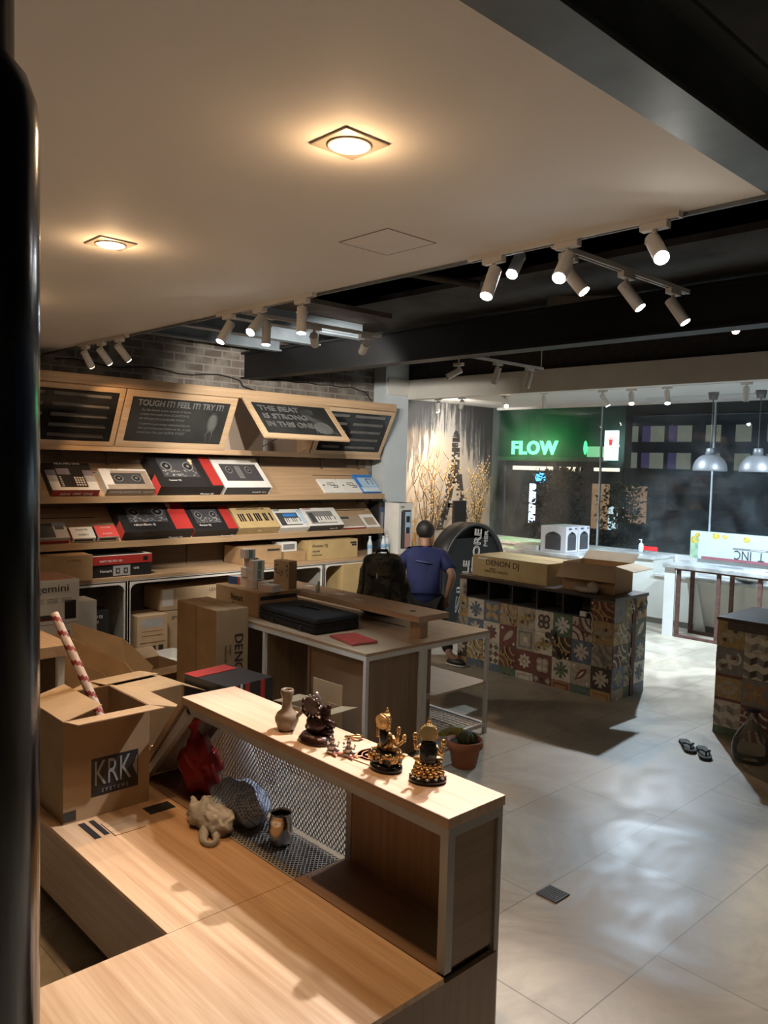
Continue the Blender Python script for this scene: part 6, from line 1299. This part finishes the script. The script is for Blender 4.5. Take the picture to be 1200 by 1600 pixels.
for cx2, cz2, r in ((-.70,.235,.060),(-.67,.30,.035),(-.43,.30,.050),(-.32,.30,.035),(-.05,.285,.045),(.3,.30,.045)):
    for k in range(6): a = k*PI/3+cx2*9; m.poly([(cx2+r*.55*math.cos(a)+r*.5*math.cos(t), -.0466-.0004*k, cz2+r*.45*math.sin(a)+r*.42*math.sin(t)) for t in [i*PI/4 for i in range(8)]])
m.v = [(x, y, min(z, .343)) for x, y, z in m.v]
obj('flower_print', m, yel, bn)
sb2 = struct('trim_40', MB().box(-5.2, 4.0, 9.5, 9.51, 2.88, 2.895), white_paint)

# ------------------------------------------------------------------ street outside
struct('floor_street', MB().box(-30, 12, 10.2, 40, -.55, -.42), M('asphalt', (.035,.036,.04), .6, 0, .3, 3))
bld = empty('street_building', (-11.3, 16.2, 0), 'dark shop across the street with a green neon sign and lit windows', 'building')
BX = lambda m, x0, x1, z0, z1, y0=0, y1=.2: m.box(x0+11.3, x1+11.3, y0, y1, z0, z1)
obj('wall', BX(MB(), -16.0, -9.35, 2.0, 5.2, .0, .3), M('dark_render_wall', (.10,.12,.11), .8, 0, .1, 2), bld)
obj('ledge', BX(MB(), -12.75, -9.75, 2.13, 2.22, -.25, 0), M('ledge_grey', (.28,.25,.20), .7, 0, .1), bld)
obj('interior_back', BX(MB(), -16, -9.35, -.02, 2.0, 2.0, 2.1), M('shop_interior_wall', (.07,.08,.075), .8, 0, .3, 2), bld)
m = MB(); BX(m, -12.68, -11.25, 1.90, 2.0, .3, .35); BX(m, -11.05, -10.7, 1.90, 2.0, .3, .35); BX(m, -10.3,-9.55,1.92,2.03,.3,.35); obj('lit_strip', m, emit('cream_light_strip', (1,.82,.58), .8), bld)
m = MB()
for x in (-12.72,-11.15,-10.55,-9.4,-13.6): BX(m, x-.035, x+.035, 0, 2.12, -.02, .05)
obj('mullion', m, dgrey, bld)
m = MB(); BX(m, -12.35,-12.18,.55,1.55,.6,.65); obj('lit_display', m, emit('blue_white_display', (.55,.72,1), 1.6), bld)
m = MB().ell((.0-11.95+11.3,.5,1.72),(.16,.05,.14)); obj('lit_display', m, emit('blue_lamp', (.05,.35,1), 2), bld)
m = MB(); BX(m,-10.45,-10.0,.55,1.62,.5,.55); obj('poster', m, M('poster_tan', (.40,.27,.17), .7, 0, .4, 5, emis=(.42,.25,.14), es=.25), bld)  # no lamp; lit look put into the poster colour as a faint glow
m = MB(); BX(m,-9.98,-9.62,.55,1.1,.5,.55); obj('lit_display', m, emit('pale_display', (.45,.62,.70), .55), bld)
m = MB(); BX(m,-9.55,-9.05,.75,1.60,.5,.55); obj('poster', m, MATS['poster_tan'], bld)
NE = emit('green_neon', (.05,1.0,.18), 1.6); NEc = emit('green_neon_core', (.12,1,.30), 1.5)
sg = empty('neon_sign', (-11.72, 16.05, 2.43), 'glowing green neon letters spelling FLOW above the shop', 'sign')
text(sg, 'FLOW', (V3((0,0,0)),(1,0,0),(0,0,1)), NEc, .44, name='neon_letters', bold=.016, ext=.02, width=1.36, spacing=1.1)
for dx in (-.45, .45):
    l = bpy.data.lights.new('neon_light', 'POINT'); l.energy = 8; l.color = (.06,1,.22); l.shadow_soft_size = .3; link('neon_light', l, sg, (dx, -.22, .10))
sg2 = empty('neon_sign', (-9.98, 16.02, 2.40), 'green lit box sign right of the neon word across the street', 'sign')
obj('sign_face', MB().box(-.20,.22,-.03,.0,-.16,.08), M('green_lit_face', (.3,.4,.3), .6, 0, 0, emis=(.20,.55,.26), es=.5), sg2); m = MB().ell((-.24,-.04,.05),(.05,.02,.16)); obj('neon_edge', m, NE, sg2)
lb = empty('lightbox_sign', (-9.50, 15.9, 2.50), 'white vertical lightbox sign with a red cup shape across the street', 'sign')
obj('sign_face', MB().box(-.155,.155,-.04,.04,-.33,.33).box(-.02,.02,.04,.298,-.02,.02), emit('white_lightbox', (.62,.92,.92), 1.3), lb)
m = MB().prism([(-.05,.13),(.05,.13),(.035,-.0),(-.035,-.0)], lambda u, v, w: (u, -.046+w, v), .005); m.box(-.05,-.03,-.046,-.041,.13,.19).box(-.01,.01,-.046,-.041,.13,.20).box(.03,.05,-.046,-.041,.13,.18)
obj('cup_print', m, emit('red_cup', (.9,.05,.05), .9), lb)
# chequered building farther right
cbk = empty('chequered_building', (-8.6, 19.0, 0), 'building with rows of pale and violet panels farther down the street', 'building')
obj('wall', MB().box(-2.6, 4.5, 0, .4, 1.9, 3.35), M('slate_facade', (.12,.16,.20), .8, 0, .1, 2), cbk)
m = MB(); m2 = MB()
for r in range(2):
    for c in range(7): m.box(-2.35+c*.72, -2.35+c*.72+.36, -.03, 0, 2.02+r*.68, 2.42+r*.68)
    for c in range(3): m2.box(-2.58+c*.72, -2.58+c*.72+.22, -.03, 0, 2.02+r*.68, 2.42+r*.68)
obj('pale_panels', m, M('pale_panel', (.40,.40,.33), .7, 0, .05, emis=(.32,.34,.28), es=.14), cbk); obj('violet_panels', m2, M('violet_panel', (.09,.07,.17), .7, 0, .05, emis=(.10,.08,.20), es=.16), cbk)  # panels are no lamps; a faint glow is put into both colours
obj('lower_wall', MB().box(-2.6,4.5,.3,.5,0,1.9), M('dark_lower_wall', (.04,.05,.06), .7, 0, .2), cbk); obj('upper_storey', MB().box(-2.6,4.5,.2,.5,3.4,6.0), M('dark_upper_wall', (.02,.025,.028), .8, 0, .2), cbk)
def bush(label, x, y, w, h, n, seed, mat, lean=0):
    o = empty('shrub', (x, y, -.419), label, 'shrub'); rnd = random.Random(seed); m = MB(); st = MB()
    for k in range(9): a = rnd.uniform(-1,1); st.tube([(a*.1,0,0),(a*w*.3,rnd.uniform(-.1,.1),h*.5),(a*w*.5,rnd.uniform(-.2,.2),h*rnd.uniform(.75,.95))], [.02,.012,.005], 5)
    for k in range(n):
        u, v, ww = rnd.gauss(0,.36), rnd.gauss(0,.36), rnd.uniform(.12,1.0); c = V3((u*w*(1.05-.35*ww), v*w*.7, h*ww)); d = V3((rnd.uniform(-1,1),rnd.uniform(-1,1),rnd.uniform(-.6,.8))).normalized(); s_ = d.cross(V3((rnd.uniform(-1,1),.3,.5))).normalized(); L2 = rnd.uniform(.08,.16)
        m.poly([c, c+d*L2*.5+s_*L2*.25, c+d*L2, c+d*L2*.5-s_*L2*.25])
    tag(obj('foliage', m, mat, o), None, None, None, 'stuff'); obj('stem', st, M('shrub_stem', (.05,.035,.02), .8, 0, .1), o)
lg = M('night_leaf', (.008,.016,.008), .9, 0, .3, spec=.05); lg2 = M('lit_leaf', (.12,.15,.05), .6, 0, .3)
bush('dense dark shrub in front of the green-lit shop', -10.25, 15.0, .85, 2.35, 3600, 1, lg)
bush('low spiky shrub left of the dense one outside', -11.0, 13.2, .50, 1.5, 800, 2, lg)
bush('loose lighter shrub outside, right of the tan poster', -8.75, 15.2, .8, 2.1, 1300, 3, lg2)
bush('low shrub outside behind the loudspeaker boxes', -8.2, 13.2, .7, 1.2, 900, 6, lg)
car = empty('parked_car', (-7.25, 17.0, -.42), 'dark car with glowing red tail lamps on the street', 'car')
pr = [(-1.9,.25),(-1.95,.75),(-1.2,.9),(-.7,1.32),(.7,1.35),(1.3,.92),(1.9,.8),(1.95,.3)]
obj('car_body', MB().prism(pr, lambda u, v, w: (u, w, v), 1.6), M('dark_car_paint', (.02,.022,.026), .25, .3, .05), car, bevel=.04)
for x in (-1.2, 1.2):
    for y in (.08, 1.52): obj('wheel', MB().cyl((x,y-.1,.32),(x,y+.1,.32),.32,.32,24), black, car)
obj('window', MB().prism([(-.68,.95),(-.5,1.25),(.6,1.27),(1.0,.95)], lambda u, v, w: (u, -.006+w, v), .006), M('car_glass', (.02,.025,.03), .08, 0, 0), car)
tl = MB().box(-1.10,-.78,-.05,-.01,.36,.46); obj('tail_lamp', MB().box(-1.95,-1.62,-.03,.30,.52,.64), emit('tail_lamp_red', (1,.01,.01), .9), car); obj('tail_lamp', MB().box(-1.97,-1.90,1.25,1.6,.52,.64), MATS['tail_lamp_red'], car)
st_ = tag(obj('street_lamp', MB().cyl((0,0,-.02),(0,0,3.3),.04,.03).cyl((0,0,3.3),(.5,0,3.35),.025), dgrey, None, (-4.9, 18.4, -.4)), 'thin street lamp outside at the right', 'street lamp')
obj('lamp_head', MB().ell((.52,0,3.33),(.07,.05,.03)), emit('street_lamp_glow', (.9,.95,1), 12), st_)
